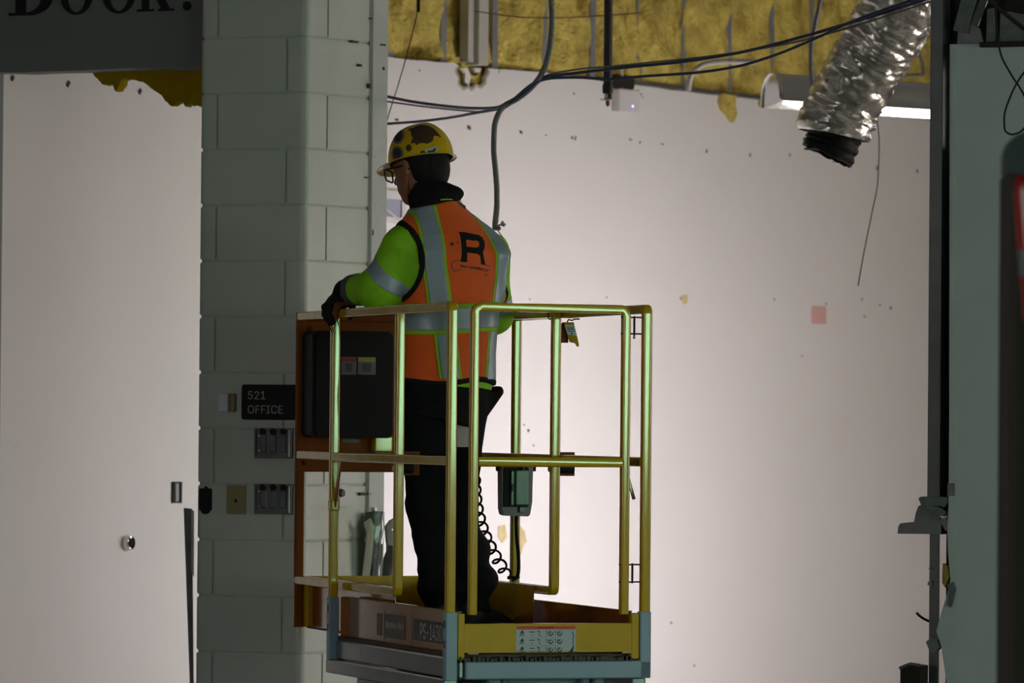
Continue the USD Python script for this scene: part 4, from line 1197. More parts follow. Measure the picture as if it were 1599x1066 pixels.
# scissor stack below the deck
for k, (x0, x1, y0, z0) in enumerate(((0.17, 0.215, 0.10, 0.0), (0.225, 0.25, 0.13, 0.0), (0.255, 0.50, 0.16, 0.0), (0.49, 0.52, 0.12, 0.0), (0.525, 0.56, 0.10, 0.0))):
    part('mast_section', bx(x0, x1, y0, L - 0.25 - 0.03 * k, z0 + 0.16, 0.846, 0.006), 'lift_blue', smooth=False)
part('mast_guide', bx(0.02, 0.16, 0.22, L - 0.3, 0.70, 0.80, 0.006), 'lift_grey', smooth=False)
part('chassis', bx(0.0, W, 0.05, L - 0.02, 0.08, 0.30, 0.02), 'lift_blue', smooth=False)
for x in (0.0, W - 0.06):
    for y in (0.16, L - 0.18):
        part('wheel', lathe([(0.02, 0), (0.10, 0), (0.11, 0.01), (0.11, 0.05), (0.10, 0.06), (0.02, 0.06)], (x, y, 0.11), (1, 0, 0), 28), 'black_rubber')

# --- main side frames: posts, top rail, middle rail, toe board
for sx, x in ((-1, h2 + 0.002), (1, W - h2 - 0.002)):
    lp = fillet([(x, h2 + 0.002, 1.0), (x, h2 + 0.002, TR), (x, L - h2 - 0.002, TR), (x, L - h2 - 0.002, 1.0)], 0.014, 6)
    part('side_frame', sweep(lp, rrect(T, T, 0.006), (1, 0, 0)))
    part('middle_rail', bar((x, T, MID), (x, L - T, MID), T, normal=(1, 0, 0)))
    px = 0.052 if sx < 0 else W - 0.056
    tb = part('toe_board', bx(px, px + 0.004, 0.036, L - 0.036, 0.914, TOE, 0.001), 'lift_shaded', smooth=False)
    part('toe_board_flange', bx(px if sx < 0 else px - 0.008, px + 0.012 if sx < 0 else px + 0.004, 0.036, L - 0.036, TOE - 0.004, TOE + 0.0, 0.001), 'lift_shaded', smooth=False)
    part('toe_board_return', bx(0.036 if sx < 0 else W - 0.082, 0.082 if sx < 0 else W - 0.036, L - 0.052, L - 0.048, 0.914, TOE, 0.001), 'lift_shaded', smooth=False)
    if sx < 0:
        fx = px
        LT = tb
    # folding brackets from post to middle rail, lock pins
    y = L - h2
    part('brace', sweep([(x, y - 0.010, 1.36), (x, y - 0.028, 1.40), (x, y - 0.085, MID - 0.012)], rrect(0.022, 0.006, 0.002), (1, 0, 0)), 'lift_shaded')
    part('brace_foot', bx(x - 0.017, x + 0.017, y - 0.022, y + 0.016, 1.345, 1.385, 0.006), 'lift_yellow', smooth=False)

# lettering on the left toe board: looking at it from outside (-x), text reads towards the near end
def side_text(s, h, y, z, d=0.0006, sx=0.8):
    m = text(s, h, d)
    m.apply_scale([sx, 1, 1])
    return place(m, (fx - 0.001, y, z), (0, -1, 0), (0, 0, 1), (-1, 0, 0))


ll = part('model_label', bx(fx - 0.0012, fx, 0.06, 0.515, 0.948, 1.016, 0.0), 'label_black', smooth=False)
sub(ll, 'lettering', side_text('PS-1430', 0.050, 0.445, 0.955, sx=0.236 / float(text('PS-1430', 0.050).vertices[:, 0].max())), 'ink_white')
ml = part('maker_label', bx(fx - 0.0012, fx, 0.61, 0.83, 0.942, 1.020, 0.0), 'label_brown', smooth=False)
sub(ml, 'lettering', side_text('Mobile Mini', 0.022, 0.822, 0.974, sx=0.195 / float(text('Mobile Mini', 0.022).vertices[:, 0].max())), 'ink_white')
part('label_border', bx(fx - 0.0010, fx, 0.530, 0.537, 0.930, 1.032), 'sticker_dim', smooth=False)
part('label_border', bx(fx - 0.0010, fx, 0.842, 0.849, 0.930, 1.032), 'sticker_dim', smooth=False)
part('amber_tag', bx(fx - 0.0012, fx, 0.875, 0.93, 0.945, 1.018, 0.0), 'label_brown', smooth=False)

# --- near gate
gx0, gx1, gy = 0.078, 0.607, 0.020
GT = 0.0265
loop = fillet([(gx0 + GT / 2, gy, TOE - 0.01), (gx0 + GT / 2, gy, TR - 0.001), (gx1 - GT / 2, gy, TR - 0.001), (gx1 - GT / 2, gy, TOE - 0.01)], 0.022, 7)
part('gate_frame', sweep(loop, rrect(GT, T, 0.006), (0, 1, 0)))
part('gate_rail', bar((gx0 + GT, gy, MID - 0.003), (gx1 - GT, gy, MID - 0.003), T, 0.034, 0.009, normal=(0, 1, 0)))
gt = part('gate_toe_board', bx(gx0 - 0.022, gx1 + 0.022, gy - 0.014, gy - 0.010, 0.929, 1.019, 0.001), 'lift_yellow', smooth=False)
part('gate_toe_lip', bx(gx0 - 0.022, gx1 + 0.022, gy - 0.0145, gy + 0.014, 1.016, 1.020, 0.0012), 'lift_yellow', smooth=False)
for x0, x1 in ((0.040, 0.063), (0.615, 0.641)):
    part('gate_stop', bx(x0, x1, 0.004, 0.034, 0.906, 1.052, 0.003), 'lift_yellow', smooth=False)
for x in (0.075, 0.585):
    part('gate_pad', bx(x, x + 0.034, gy - 0.016, gy - 0.008, 0.924, 0.932, 0.002), 'glue_tan', smooth=False)
# warning label with pictograms
lx0, lx1 = 0.232, 0.430
yb = gy - 0.0148
wl_ = part('warning_label', bx(lx0, lx1, yb, gy - 0.013, 0.934, 1.013, 0.0), 'sticker_white', smooth=False)
sub(wl_, 'red_band', bx(lx0 + 0.001, lx1 - 0.001, yb - 0.0004, yb, 1.0015, 1.0125), 'sticker_red')
front_txt = lambda s, h, x, z: place(text(s, h, 0.0004, True), (x, yb - 0.0002, z), (1, 0, 0), (0, 0, 1), (0, -1, 0))
sub(wl_, 'band_mark', [bx(lx0 + 0.072, lx0 + 0.125, yb - 0.0008, yb - 0.0003, 1.005, 1.0095), place(extrude(Polygon([(-0.004, 0), (0.004, 0), (0, 0.007)]), 0.0004), (lx0 + 0.074, yb - 0.0004, 1.003), (1, 0, 0), (0, 0, 1), (0, -1, 0))], 'sticker_darkred')
mk = []
for r in range(3):
    z = 0.989 - r * 0.0255
    P2 = lambda poly, x: mk.append(place(extrude(poly, 0.0004), (lx0 + x, yb, z), (1, 0, 0), (0, 0, 1), (0, -1, 0)))
    for k in range(3):
        P2(sbox(0, 0, 0.018 - 0.003 * k, 0.0015), 0.010 + 0.0005 * k)
        mk[-1].apply_translation([0, 0, -0.008 + k * 0.003])
    P2(Polygon([(-0.007, 0), (0.007, 0), (0.002, 0.010), (-0.002, 0.010)]), 0.020)
    P2(sbox(0, 0.003, 0.018, 0.0055), 0.044)
    P2(sbox(0.004, -0.007, 0.011, -0.0055), 0.046)
    P2(sbox(0, 0.004, 0.006, 0.008), 0.070)
    P2(LineString([(0.010, 0.007), (0.004, -0.002), (0.009, -0.008), (0.012, -0.008)]).buffer(0.0008), 0.070)
    for x in (0.099, 0.129):
        P2(Polygon([(0, 0.004), (0.002, 0.010), (0.004, 0.004)]), x - 0.001)
        P2(sbox(0.0012, -0.006, 0.0028, 0.004), x - 0.001)
        P2(Point(0.015, 0).buffer(0.0085).difference(Point(0.015, 0.002).buffer(0.0065)), x)
        P2(sbox(0.008, 0, 0.018, 0.002), x)
        P2(sbox(0.010, 0.003, 0.017, 0.006), x)
    if r < 2:
        P2(sbox(0, -0.013, 0.115, -0.0125), 0.03)
P2(LineString([(0.0, 0.055), (0.006, 0.048), (0.004, 0.030), (0.006, 0.010), (-0.006, -0.006)]).buffer(0.0012), 0.184)
P2(Polygon([(-0.010, -0.007), (0.002, 0.000), (0.010, 0.010), (0.006, -0.010)]), 0.182)
sub(wl_, 'pictograms', mk, 'ink')
data(stage.GetPrimAtPath(wl_ + '/pictograms'), kind='stuff')
# hinges on the right and the latch on the left of the gate
for z0, z1 in ((1.930, 1.990), (1.145, 1.208)):
    hp = part('hinge', cyl((0.622, gy, z0), (0.622, gy, z1), 0.0035, 8), 'bolt_black')
    sub(hp, 'hinge_arm', [cyl((0.575, gy - 0.006, z), (0.652, gy + 0.004, z), 0.0024, 8) for z in (z0 + 0.004, z1 - 0.004)][0], 'bolt_black')
    sub(hp, 'hinge_arm', cyl((0.575, gy - 0.006, z1 - 0.004), (0.652, gy + 0.004, z1 - 0.004), 0.0024, 8), 'bolt_black')
part('gate_strut', bar((0.612, 0.06, 1.50), (0.640, 0.06, 1.41), 0.010, 0.006, 0.001, normal=(0, 1, 0)), 'lift_shaded')
part('hinge_pin', cyl((0.622, gy, 1.918), (0.622, gy, 1.930), 0.004, 8), 'pin_steel')

# --- extension deck: inner frame that slides out at the far end
ei, EY0, EY1 = 0.042, 0.70, 1.93
ex0, ex1 = ei + h2, W - ei - h2
EB = 1.094
for sx, x, y0 in ((-1, ex0, 0.715), (1, ex1, 0.80)):
    lp = fillet([(x, EY1, EB), (x, y0, EB), (x, y0, TR + 0.002), (x, EY1, TR + 0.002)], 0.016, 6)
    part('extension_frame', sweep(lp[:], rrect(T, T, 0.006), (1, 0, 0)))
    part('extension_post', bar((x, EY1 - h2, 0.93), (x, EY1 - h2, TOP + 0.001), T, normal=(1, 0, 0)), 'lift_unlit')
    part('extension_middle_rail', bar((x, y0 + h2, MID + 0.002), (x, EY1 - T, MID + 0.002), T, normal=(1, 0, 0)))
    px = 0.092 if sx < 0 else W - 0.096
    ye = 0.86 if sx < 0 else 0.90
    part('extension_toe_board', bx(px, px + 0.004, ye, EY1 - 0.01, 0.93, 1.108, 0.001), 'lift_shaded', smooth=False)
    part('extension_closure', bx(ei if sx < 0 else px, px + 0.004 if sx < 0 else W - ei, EY1 - 0.012, EY1 - 0.006, 0.93, 1.08, 0.001), 'lift_shaded', smooth=False)
    # slide locks under the middle rail
    lk = part('slide_lock', cyl((x + 0.0, y0 + 0.03, MID - 0.032), (x + 0.075 * (1 if sx > 0 else 0.75), y0 + 0.03, MID - 0.032), 0.0155, 14), 'black_plastic')
    sub(lk, 'lock_nut', cyl((x - 0.012, y0 + 0.03, MID - 0.032), (x - 0.004, y0 + 0.03, MID - 0.032), 0.010, 6), 'pin_steel')
    sub(lk, 'lock_plate', bx(x + 0.03, x + 0.085, y0 + 0.045, y0 + 0.049, MID - 0.055, MID + 0.024, 0.001), 'lift_unlit')
part('extension_deck', bx(0.09, W - 0.09, EY0 + 0.2, EY1 - 0.01, FL + 0.001, FL + 0.008, 0.001), 'deck_steel', smooth=False)
part('extension_end_board', bx(0.06, W - 0.06, EY1 - 0.02, EY1 - 0.012, 0.93, 1.108, 0.001), 'lift_yellow', smooth=False)
part('extension_end_rail', bar((ex0, EY1 - h2, TR), (ex1, EY1 - h2, TR), T, normal=(0, 1, 0)), 'lift_unlit')
part('extension_end_rail', bx(ex0, ex1, EY1 - 0.030, EY1 - 0.004, 1.472, 1.535, 0.004), 'lift_unlit', smooth=False)
ep = part('end_panel', bx(ex0, ex1 - 0.02, EY1 - 0.026, EY1 - 0.022, 1.53, TOP - 0.02, 0.001), 'lift_unlit', smooth=False)
for x, z in ((ex0 + 0.028, 1.972), (ex0 + 0.013, 1.503)):
    part('bolt', lathe([(0, 0), (0.008, 0), (0.008, 0.004), (0.005, 0.007), (0, 0.007)], (x, EY1 - 0.030, z), (0, -1, 0), 12), 'bolt_black')
# control box hung on the end panel
q0, q1 = lift.hit(489, 516, 1, EY1 - 0.17), lift.hit(612, 684, 1, EY1 - 0.17)
bxp = extrude(sbox(q0[0], q1[2], q1[0] + 0.004, q0[2]).buffer(-0.022).buffer(0.022), 0.135)
cb = part('control_box', place(bxp, (0, EY1 - 0.027, 0), (1, 0, 0), (0, 0, 1), (0, -1, 0)), 'black_plastic')
yf = EY1 - 0.027 - 0.135
sub(cb, 'lid', place(extrude(sbox(q0[0] + 0.012, q1[2] + 0.012, q1[0] - 0.008, q0[2] - 0.012).buffer(-0.018).buffer(0.018), 0.006), (0, yf, 0), (1, 0, 0), (0, 0, 1), (0, -1, 0)), 'black_plastic')
yf -= 0.006
for (a, b, col, nm) in ((533, 556.5, 'sticker_darkred', 'caution_sticker'), (559, 586.5, 'sticker_olive', 'caution_sticker')):
    s0, s1 = lift.hit(a, 557, 1, yf), lift.hit(b, 585, 1, yf)
    sub(cb, nm, bx(s0[0], s1[0], yf - 0.0008, yf, s1[2], s0[2]), 'sticker_dim')
    sub(cb, nm + '_band', bx(s0[0] + 0.001, s1[0] - 0.001, yf - 0.0012, yf - 0.0008, s0[2] - 0.017, s0[2] - 0.002), col)
    sub(cb, nm + '_print', bx(s0[0] + 0.016, s1[0] - 0.016, yf - 0.0012, yf - 0.0008, s1[2] + 0.010, s0[2] - 0.022), 'ink')
s0, s1 = lift.hit(535, 685, 1, EY1 - 0.03), lift.hit(561, 691, 1, EY1 - 0.03)
sub(ep, 'serial_plate', bx(s0[0], s1[0], EY1 - 0.028, EY1 - 0.026, s1[2], s0[2]), 'sticker_dim')
s0 = lift.hit(597, 692, 1, EY1 - 0.06)
part('box_bracket', bx(s0[0] - 0.03, s0[0] + 0.035, EY1 - 0.07, EY1 - 0.026, s0[2] - 0.03, s0[2] + 0.024, 0.004), 'lift_yellow', smooth=False)
# outlet box on the far right post with its cable, coiled cord
q0, q1 = lift.hit(779, 729, 1, L - 0.05), lift.hit(825, 789, 1, L - 0.05)
s_ = (q1[0] - q0[0]) / 46
z_ = lambda py: q0[2] + (729 - py) * s_
xx = lambda px: q0[0] + (px - 779) * s_
yo = L - 0.055
shape = Polygon([(xx(779), z_(728)), (xx(780), z_(790)), (xx(782), z_(798)), (xx(786), z_(800)), (xx(820), z_(801)), (xx(823), z_(798)), (xx(826), z_(780)), (xx(827), z_(728))])
ob = part('outlet_box', place(extrude(shape, 0.05), (0, yo + 0.02, 0), (1, 0, 0), (0, 0, 1), (0, -1, 0)), 'outlet_grey', smooth=False)
sub(ob, 'box_cover', bx(xx(781), xx(820), yo - 0.034, yo - 0.030, z_(787), z_(729), 0.003), 'black_plastic')
sub(ob, 'outlet_lid', bx(xx(798), xx(818.5), yo - 0.045, yo - 0.034, z_(784.5), z_(733), 0.004), 'outlet_lid')
sub(ob, 'lid_edge', bx(xx(791.5), xx(796.5), yo - 0.042, yo - 0.034, z_(784.5), z_(734), 0.002), 'outlet_lid')
sub(ob, 'lid_latch', bx(xx(792), xx(795), yo - 0.046, yo - 0.041, z_(764), z_(753), 0.001), 'bolt_black')
sub(ob, 'cable_gland', bx(xx(805), xx(812), yo - 0.04, yo - 0.02, z_(795), z_(787), 0.002), 'outlet_lid')
part('box_mount', bx(xx(776), xx(836), yo + 0.0, yo + 0.02, z_(735), z_(727), 0.002), 'black_plastic', smooth=False)
pr = [lift.hit(x, y, 1, L - 0.075) for x, y in ((808, 795), (806, 815), (807, 840), (809.5, 865), (810, 885), (808, 900), (800, 905))]
part('outlet_cable', sweep(spline(pr, 40), circ(0.0065, 8)), 'black_rubber')
part('cable_tie', lathe([(0.0, -0.004), (0.021, -0.004), (0.022, 0), (0.021, 0.004), (0, 0.004)], lift.hit(802, 901, 1, L - 0.05), (0, 0, 1), 14), 'black_rubber')
# coiled cord: from the outlet foot up to the controls
c0, c1 = lift.hit(795, 903, 1, L - 0.10), lift.hit(741, 742, 1, 0.95)
N, turns = 700, 11
t = np.linspace(0, 1, N)
ctr = c0 + (c1 - c0) * t[:, None] + np.array([-0.035, 0, -0.0])[None] * (np.sin(t * math.pi))[:, None]
d = (c1 - c0) / np.linalg.norm(c1 - c0)
e1 = np.cross(d, [0, 1, 0]); e1 /= np.linalg.norm(e1)
e2 = np.cross(d, e1)
ang = t * turns * 2 * math.pi
rad = 0.0185 * np.minimum(1, np.minimum(t, 1 - t) * 20)
coil = ctr + rad[:, None] * (np.cos(ang)[:, None] * e1 + np.sin(ang)[:, None] * e2)
part('coiled_cord', sweep(coil, circ(0.0040, 6)), 'black_rubber', smooth=True)

# manual tag hanging on the right-hand rail
TL = lift.hit(884, 503, 0, ex1 - 0.03)
tag_y = 0.83
a = [lift.hit(x, y, 1, tag_y) for x, y in ((880, 503), (895.5, 503), (903.5, 537), (889, 534))]
tg = Thing('instruction_tag', 'small yellow and white instruction tag hanging from the right guard rail', 'tag', loc=lift.world((a[2] + a[3]) / 2), rot=18.1)
to = lambda m: trimesh.Trimesh(tg.local(lift.world(np.asarray(merge(m).vertices))), merge(m).faces, process=False)
pl_ = lambda pts, y, th: place(extrude(Polygon([(p[0], p[2]) for p in pts]), th), (0, y, 0), (1, 0, 0), (0, 0, 1), (0, -1, 0))
lip = [a[0], a[1], a[2], lift.hit(903.5, 541, 1, tag_y), lift.hit(900.5, 541, 1, tag_y), lift.hit(898, 536, 1, tag_y), a[3]]
obj('tag_card', to(pl_(lip, tag_y, 0.003)), 'tag_yellow', tg)
cp = [a[0] * (1 - u) + a[3] * u for u in (0.13, 0.62)] + [a[1] * (1 - u) + a[2] * u for u in (0.62, 0.13)]
obj('tag_print', to(pl_(cp, tag_y - 0.0032, 0.0004)), 'sticker_white', tg)
for u, w_ in ((0.22, 0.8), (0.29, 0.7), (0.36, 0.8), (0.44, 0.75), (0.53, 0.18)):
    c = a[0] * (1 - u) + a[3] * u
    e = a[1] * (1 - u) + a[2] * u
    m_ = (c + e) / 2
    d_ = (e - c) * w_ / 2
    obj('print_line', to(bx(m_[0] - d_[0], m_[0] + d_[0], tag_y - 0.004, tag_y - 0.0036, m_[2] - 0.0012 - (0.003 if u > 0.5 else 0), m_[2] + 0.0012)), 'ink', tg)
back = [a[0], a[1] - (a[1] - a[0]) * 0.5, lift.hit(889, 535, 1, tag_y), lift.hit(875, 535, 1, tag_y), lift.hit(877, 507, 1, tag_y)]
obj('tag_back', to(pl_(back, tag_y + 0.012, 0.002)), 'lift_unlit', tg)
obj('cable_tie', to(sweep(spline([lift.hit(x, y, 1, tag_y - 0.001) for x, y in ((886, 503), (888, 499), (893, 500), (898, 498), (905, 498))], 20), circ(0.0022, 6))), 'black_rubber', tg, smooth=True)
obj('tie_loop', to(sweep(fillet([(ex1 + s * 0.019, tag_y - 0.004, z) for s, z in ((-1, TR - 0.018), (1, TR - 0.018), (1, TR + 0.020), (-1, TR + 0.020))], 0.006, 4, closed=True), circ(0.002, 6), closed=True)), 'black_rubber', tg, smooth=True)

# ================================================================== THE WORKER
ORG = np.array([-0.2018, 16.46, FL])
YAW = 28.0
man = Thing('person', 'worker in orange high-visibility vest and yellow hard hat standing in the lift, gripping its rail', 'person', loc=ORG, rot=YAW)
hitm = man.hit


def rotm(yaw, pitch, roll=0.0):
    a, b, c = math.radians(yaw), math.radians(pitch), math.radians(roll)
    Rz = np.array([[math.cos(a), -math.sin(a), 0], [math.sin(a), math.cos(a), 0], [0, 0, 1]])
    Rx = np.array([[1, 0, 0], [0, math.cos(b), -math.sin(b)], [0, math.sin(b), math.cos(b)]])
    Ry = np.array([[math.cos(c), 0, math.sin(c)], [0, 1, 0], [-math.sin(c), 0, math.cos(c)]])
    return Rz @ Rx @ Ry


# torso: elliptical sections (z, cx, cy, a, b) in the worker's own axes (x to his right, y forward)
SEC = np.array([(0.60, -0.020, 0.000, 0.150, 0.115), (0.78, -0.018, 0.000, 0.158, 0.122), (0.95, -0.012, 0.000, 0.150, 0.118), (1.08, -0.008, 0.000, 0.154, 0.120), (1.20, -0.010, 0.000, 0.168, 0.124),
                (1.29, -0.018, 0.004, 0.176, 0.120), (1.345, -0.026, 0.008, 0.164, 0.102), (1.385, -0.034, 0.012, 0.135, 0.082), (1.42, -0.042, 0.016, 0.096, 0.068), (1.46, -0.048, 0.022, 0.068, 0.062), (1.60, -0.062, 0.05, 0.060, 0.060)])


def torso(P):
    z = P[:, 2]
    c = [np.interp(z, SEC[:, 0], SEC[:, k]) for k in range(1, 5)]
    u, v = (P[:, 0] - c[0]) / c[2], (P[:, 1] - c[1]) / c[3]
    k0 = np.sqrt(u * u + v * v) + 1e-9
    k1 = np.sqrt((u / c[2]) ** 2 + (v / c[3]) ** 2) + 1e-9
    d = k0 * (k0 - 1) / k1
    return np.maximum(d, np.maximum(0.60 - z, z - 1.52))


LS, LE, LW = np.array([-0.178, 0.02, 1.308]), np.array([-0.236, 0.075, 1.166]), np.array([-0.246, 0.290, 1.165])
RS, RE, RW = np.array([0.142, 0.00, 1.295]), np.array([0.194, 0.065, 1.085]), np.array([0.125, 0.285, 1.060])
HIPL, HIPR = np.array([-0.098, 0.0, 0.80]), np.array([0.036, 0.0, 0.80])
KL, AL = np.array([-0.066, 0.045, 0.445]), np.array([-0.022, 0.015, 0.10])
KR, AR = np.array([0.044, 0.030, 0.445]), np.array([0.088, -0.01, 0.10])
HC = np.array([-0.083, 0.085, 1.579])
HR = rotm(22, -12)


def legs(P, grow=0.0):
    d = smin(cone(P, HIPL, KL, 0.088 + grow, 0.060 + grow), cone(P, KL, AL, 0.058 + grow, 0.050 + grow), 0.03)
    e = smin(cone(P, HIPR, KR, 0.088 + grow, 0.060 + grow), cone(P, KR, AR, 0.058 + grow, 0.052 + grow), 0.03)
    return smin(smin(d, e, 0.02), ell(P, (-0.024, 0.0, 0.83), (0.150 + grow, 0.120 + grow, 0.12)), 0.05)


def arm(P, a, b, c, g):
    return smin(cone(P, a, b, 0.053 + g, 0.047 + g), cone(P, b, c, 0.046 + g, 0.034 + g), 0.03)


def head(P):
    q = (P - HC) @ HR
    d = ell(q, (0, -0.008, 0.02), (0.074, 0.094, 0.098))
    d = smin(d, ell(q, (0, 0.028, -0.055), (0.054, 0.062, 0.062)), 0.05)
    d = smin(d, cone(q, (0, 0.066, -0.098), (0, 0.055, -0.085), 0.018, 0.026), 0.03)          # chin
    d = smin(d, cone(q, (0, 0.088, 0.010), (0, 0.106, -0.030), 0.008, 0.013), 0.014)          # nose
    d = smin(d, cone(q, (-0.012, 0.094, -0.036), (0.012, 0.094, -0.036), 0.008, 0.008), 0.01)
    d = smin(d, cone(q, (-0.034, 0.080, 0.026), (0.034, 0.080, 0.026), 0.010, 0.010), 0.016)  # brow
    d = smin(d, cone(q, (-0.020, 0.082, -0.066), (0.020, 0.082, -0.066), 0.007, 0.007), 0.012)  # lips
    for s in (-1, 1):
        d = smax(d, -ell(q, (s * 0.030, 0.098, 0.006), (0.015, 0.016, 0.010)), 0.010)       # eye sockets
        d = smin(d, ell(q, (s * 0.030, 0.076, 0.006), (0.012, 0.012, 0.012)), 0.003)
        e = ell(q, (s * 0.078, -0.004, -0.010), (0.010, 0.019, 0.031))
        e = smax(e, -ell(q, (s * 0.090, 0.000, -0.008), (0.008, 0.010, 0.018)), 0.006)
        d = smin(d, e, 0.008)
    return d


def neck(P, r=0.052):
    return cone(P, (-0.045, 0.02, 1.40), HC + HR @ np.array([0, -0.02, -0.06]), r + 0.006, r)


# hands: the left one closed over the rail
rail_c = man.local(lift.world(np.array([h2 + 0.002, L - 0.02, TR])))
rail_d = man.local(lift.world(np.array([h2 + 0.002, L - 0.52, TR]))) - rail_c
rail_d /= np.linalg.norm(rail_d)                                # along the rail, towards the near end
rail_o = np.cross(rail_d, Z3)
rail_o /= np.linalg.norm(rail_o)
if np.dot(rail_o, man.local(lift.world(np.array([-1.0, 1.0, TR]))) - rail_c) < 0:
    rail_o = -rail_o                                            # outwards (picture left)
HPt = lambda a, o, u: rail_c + rail_d * a + rail_o * o + Z3 * u


def chain(P, pts, radii, k=0.006):
    d = None
    for a, b, ra, rb in zip(pts[:-1], pts[1:], radii[:-1], radii[1:]):
        e = cone(P, a, b, ra, rb)
        d = e if d is None else smin(d, e, k)
    return d


def left_hand(P, g=0.0):
    # back of the hand lies on the rail; knuckles outward, fingers hang down the outer face
    w = LW
    d = cone(P, w, HPt(0.035, -0.012, 0.052), 0.030 + g, 0.028 + g)
    d = smin(d, cone(P, HPt(0.070, -0.020, 0.046), HPt(0.066, 0.018, 0.040), 0.020 + g, 0.018 + g), 0.03)
    d = smin(d, cone(P, HPt(-0.004, -0.020, 0.044), HPt(-0.004, 0.018, 0.038), 0.019 + g, 0.016 + g), 0.03)
    d = smin(d, cone(P, HPt(0.035, -0.01, 0.046), HPt(0.032, 0.018, 0.040), 0.022 + g, 0.018 + g), 0.03)
    f = None
    for i, (a, ln) in enumerate(((0.070, 0.92), (0.044, 1.0), (0.019, 0.95), (-0.006, 0.78))):
        pts = [HPt(a, 0.012, 0.038), HPt(a - 0.002, 0.037, 0.024), HPt(a - 0.004, 0.036, 0.026 - 0.036 * ln), HPt(a - 0.004, 0.026, 0.022 - 0.056 * ln)]
        e = chain(P, pts, (0.0105 + g, 0.0105 + g, 0.0098 + g, 0.0085 + g))
        f = e if f is None else np.minimum(f, e)
    d = smin(d, f, 0.008)
    th = chain(P, [HPt(0.060, -0.030, 0.048), HPt(0.088, -0.032, 0.030), HPt(0.096, -0.030, 0.004), HPt(0.094, -0.024, -0.014)], (0.014 + g, 0.0125 + g, 0.011 + g, 0.009 + g))
    return smin(d, th, 0.008)


def right_hand(P, g=0.0):
    f_ = RW - RE
    f_ = f_ / np.linalg.norm(f_)
    sdn = np.array([-f_[1], f_[0], 0.0])
    sdn /= np.linalg.norm(sdn)
    dn = np.cross(f_, sdn)
    if dn[2] > 0:
        dn = -dn
    Q = lambda a, s, u: RW + f_ * a + sdn * s + dn * u
    d = smin(cone(P, RW, Q(0.05, -0.02, 0.0), 0.030 + g, 0.022 + g), cone(P, Q(0.05, 0.02, 0), Q(0.085, 0.026, 0.004), 0.022 + g, 0.016 + g), 0.03)
    d = smin(d, cone(P, Q(0.05, -0.02, 0), Q(0.085, -0.024, 0.004), 0.020 + g, 0.015 + g), 0.03)
    f = None
    for s, ln in ((0.030, 0.9), (0.010, 1.0), (-0.010, 0.95), (-0.028, 0.75)):
        e = chain(P, [Q(0.085, s, 0.004), Q(0.085 + 0.036 * ln, s, 0.016), Q(0.085 + 0.046 * ln, s, 0.040), Q(0.085 + 0.030 * ln, s, 0.058)], (0.0105 + g, 0.010 + g, 0.0095 + g, 0.008 + g))
        f = e if f is None else np.minimum(f, e)
    d = smin(d, f, 0.008)
    return smin(d, chain(P, [Q(0.02, 0.030, 0.01), Q(0.05, 0.050, 0.025), Q(0.078, 0.045, 0.04), Q(0.095, 0.035, 0.05)], (0.015 + g, 0.013 + g, 0.011 + g, 0.009 + g)), 0.008)


def foot(P, ank, yaw, g=0.0):
    a = math.radians(yaw)
    f_, s_ = np.array([-math.sin(a), math.cos(a), 0]), np.array([math.cos(a), math.sin(a), 0])
    b = np.array([ank[0], ank[1], 0.0])
    d = smin(cone(P, b + Z3 * 0.16, b + Z3 * 0.07 - f_ * 0.01, 0.048 + g, 0.052 + g), cone(P, b - f_ * 0.045 + Z3 * 0.045, b + f_ * 0.10 + Z3 * 0.045, 0.045 + g, 0.046 + g), 0.04)
    d = smin(d, cone(P, b + f_ * 0.10 + Z3 * 0.045 + s_ * 0.008, b + f_ * 0.175 + Z3 * 0.036, 0.047 + g, 0.038 + g), 0.03)
    return smax(d, 0.002 - P[:, 2] - g * 0, 0.006)


YL, YR = 6.0, -62.0


def body(P):
    d = smin(smax(torso(P) + 0.016, 0.84 - P[:, 2], 0.02), legs(P, -0.016), 0.03)
    d = smin(d, arm(P, LS, LE, LW, -0.014), 0.03)
    d = smin(d, arm(P, RS, RE, RW, -0.014), 0.03)
    d = smin(d, np.minimum(left_hand(P, -0.003), right_hand(P, -0.003)), 0.012)
    d = smin(d, np.minimum(foot(P, AL, YL, -0.010), foot(P, AR, YR, -0.010)), 0.02)
    d = smin(d, neck(P), 0.03)
    return smin(d, head(P), 0.02)


obj('body', polygonize(body, (-0.36, -0.22, -0.02), (0.36, 0.62, 1.74), 0.0072, 1), 'skin', man, smooth=True)

# trousers
wr3 = lambda P, s, sc: meshkit.fbm(P * np.asarray(sc), 3, s) - 0.5


def trousers(P):
    d = legs(P, 0.004) - 0.012 * wr3(P, 21, (9, 9, 22)) * np.clip((0.95 - P[:, 2]) * 2, 0.2, 1.3)
    for c, r in (((-0.020, 0.02, 0.17), (0.078, 0.085, 0.05)), ((0.094, 0.0, 0.20), (0.080, 0.085, 0.06)), ((0.084, 0.02, 0.30), (0.072, 0.075, 0.06))):
        d = smin(d, ell(P, c, r), 0.03)                      # bagging over the boots
    return smax(smax(d, 0.085 - P[:, 2], 0.01), P[:, 2] - 0.93, 0.01)


obj('trousers', polygonize(trousers, (-0.30, -0.22, 0.04), (0.30, 0.24, 0.97), 0.0075, 1), 'trousers_black', man, smooth=True)
for ank, yaw in ((AL, YL), (AR, YR)):
    b = np.array([ank[0], ank[1], 0])
    obj('boot', polygonize(lambda P: smax(foot(P, ank, yaw), P[:, 2] - 0.17, 0.008), b + [-0.26, -0.26, -0.02], b + [0.26, 0.26, 0.2], 0.0065, 1), 'shoe_black', man, smooth=True)

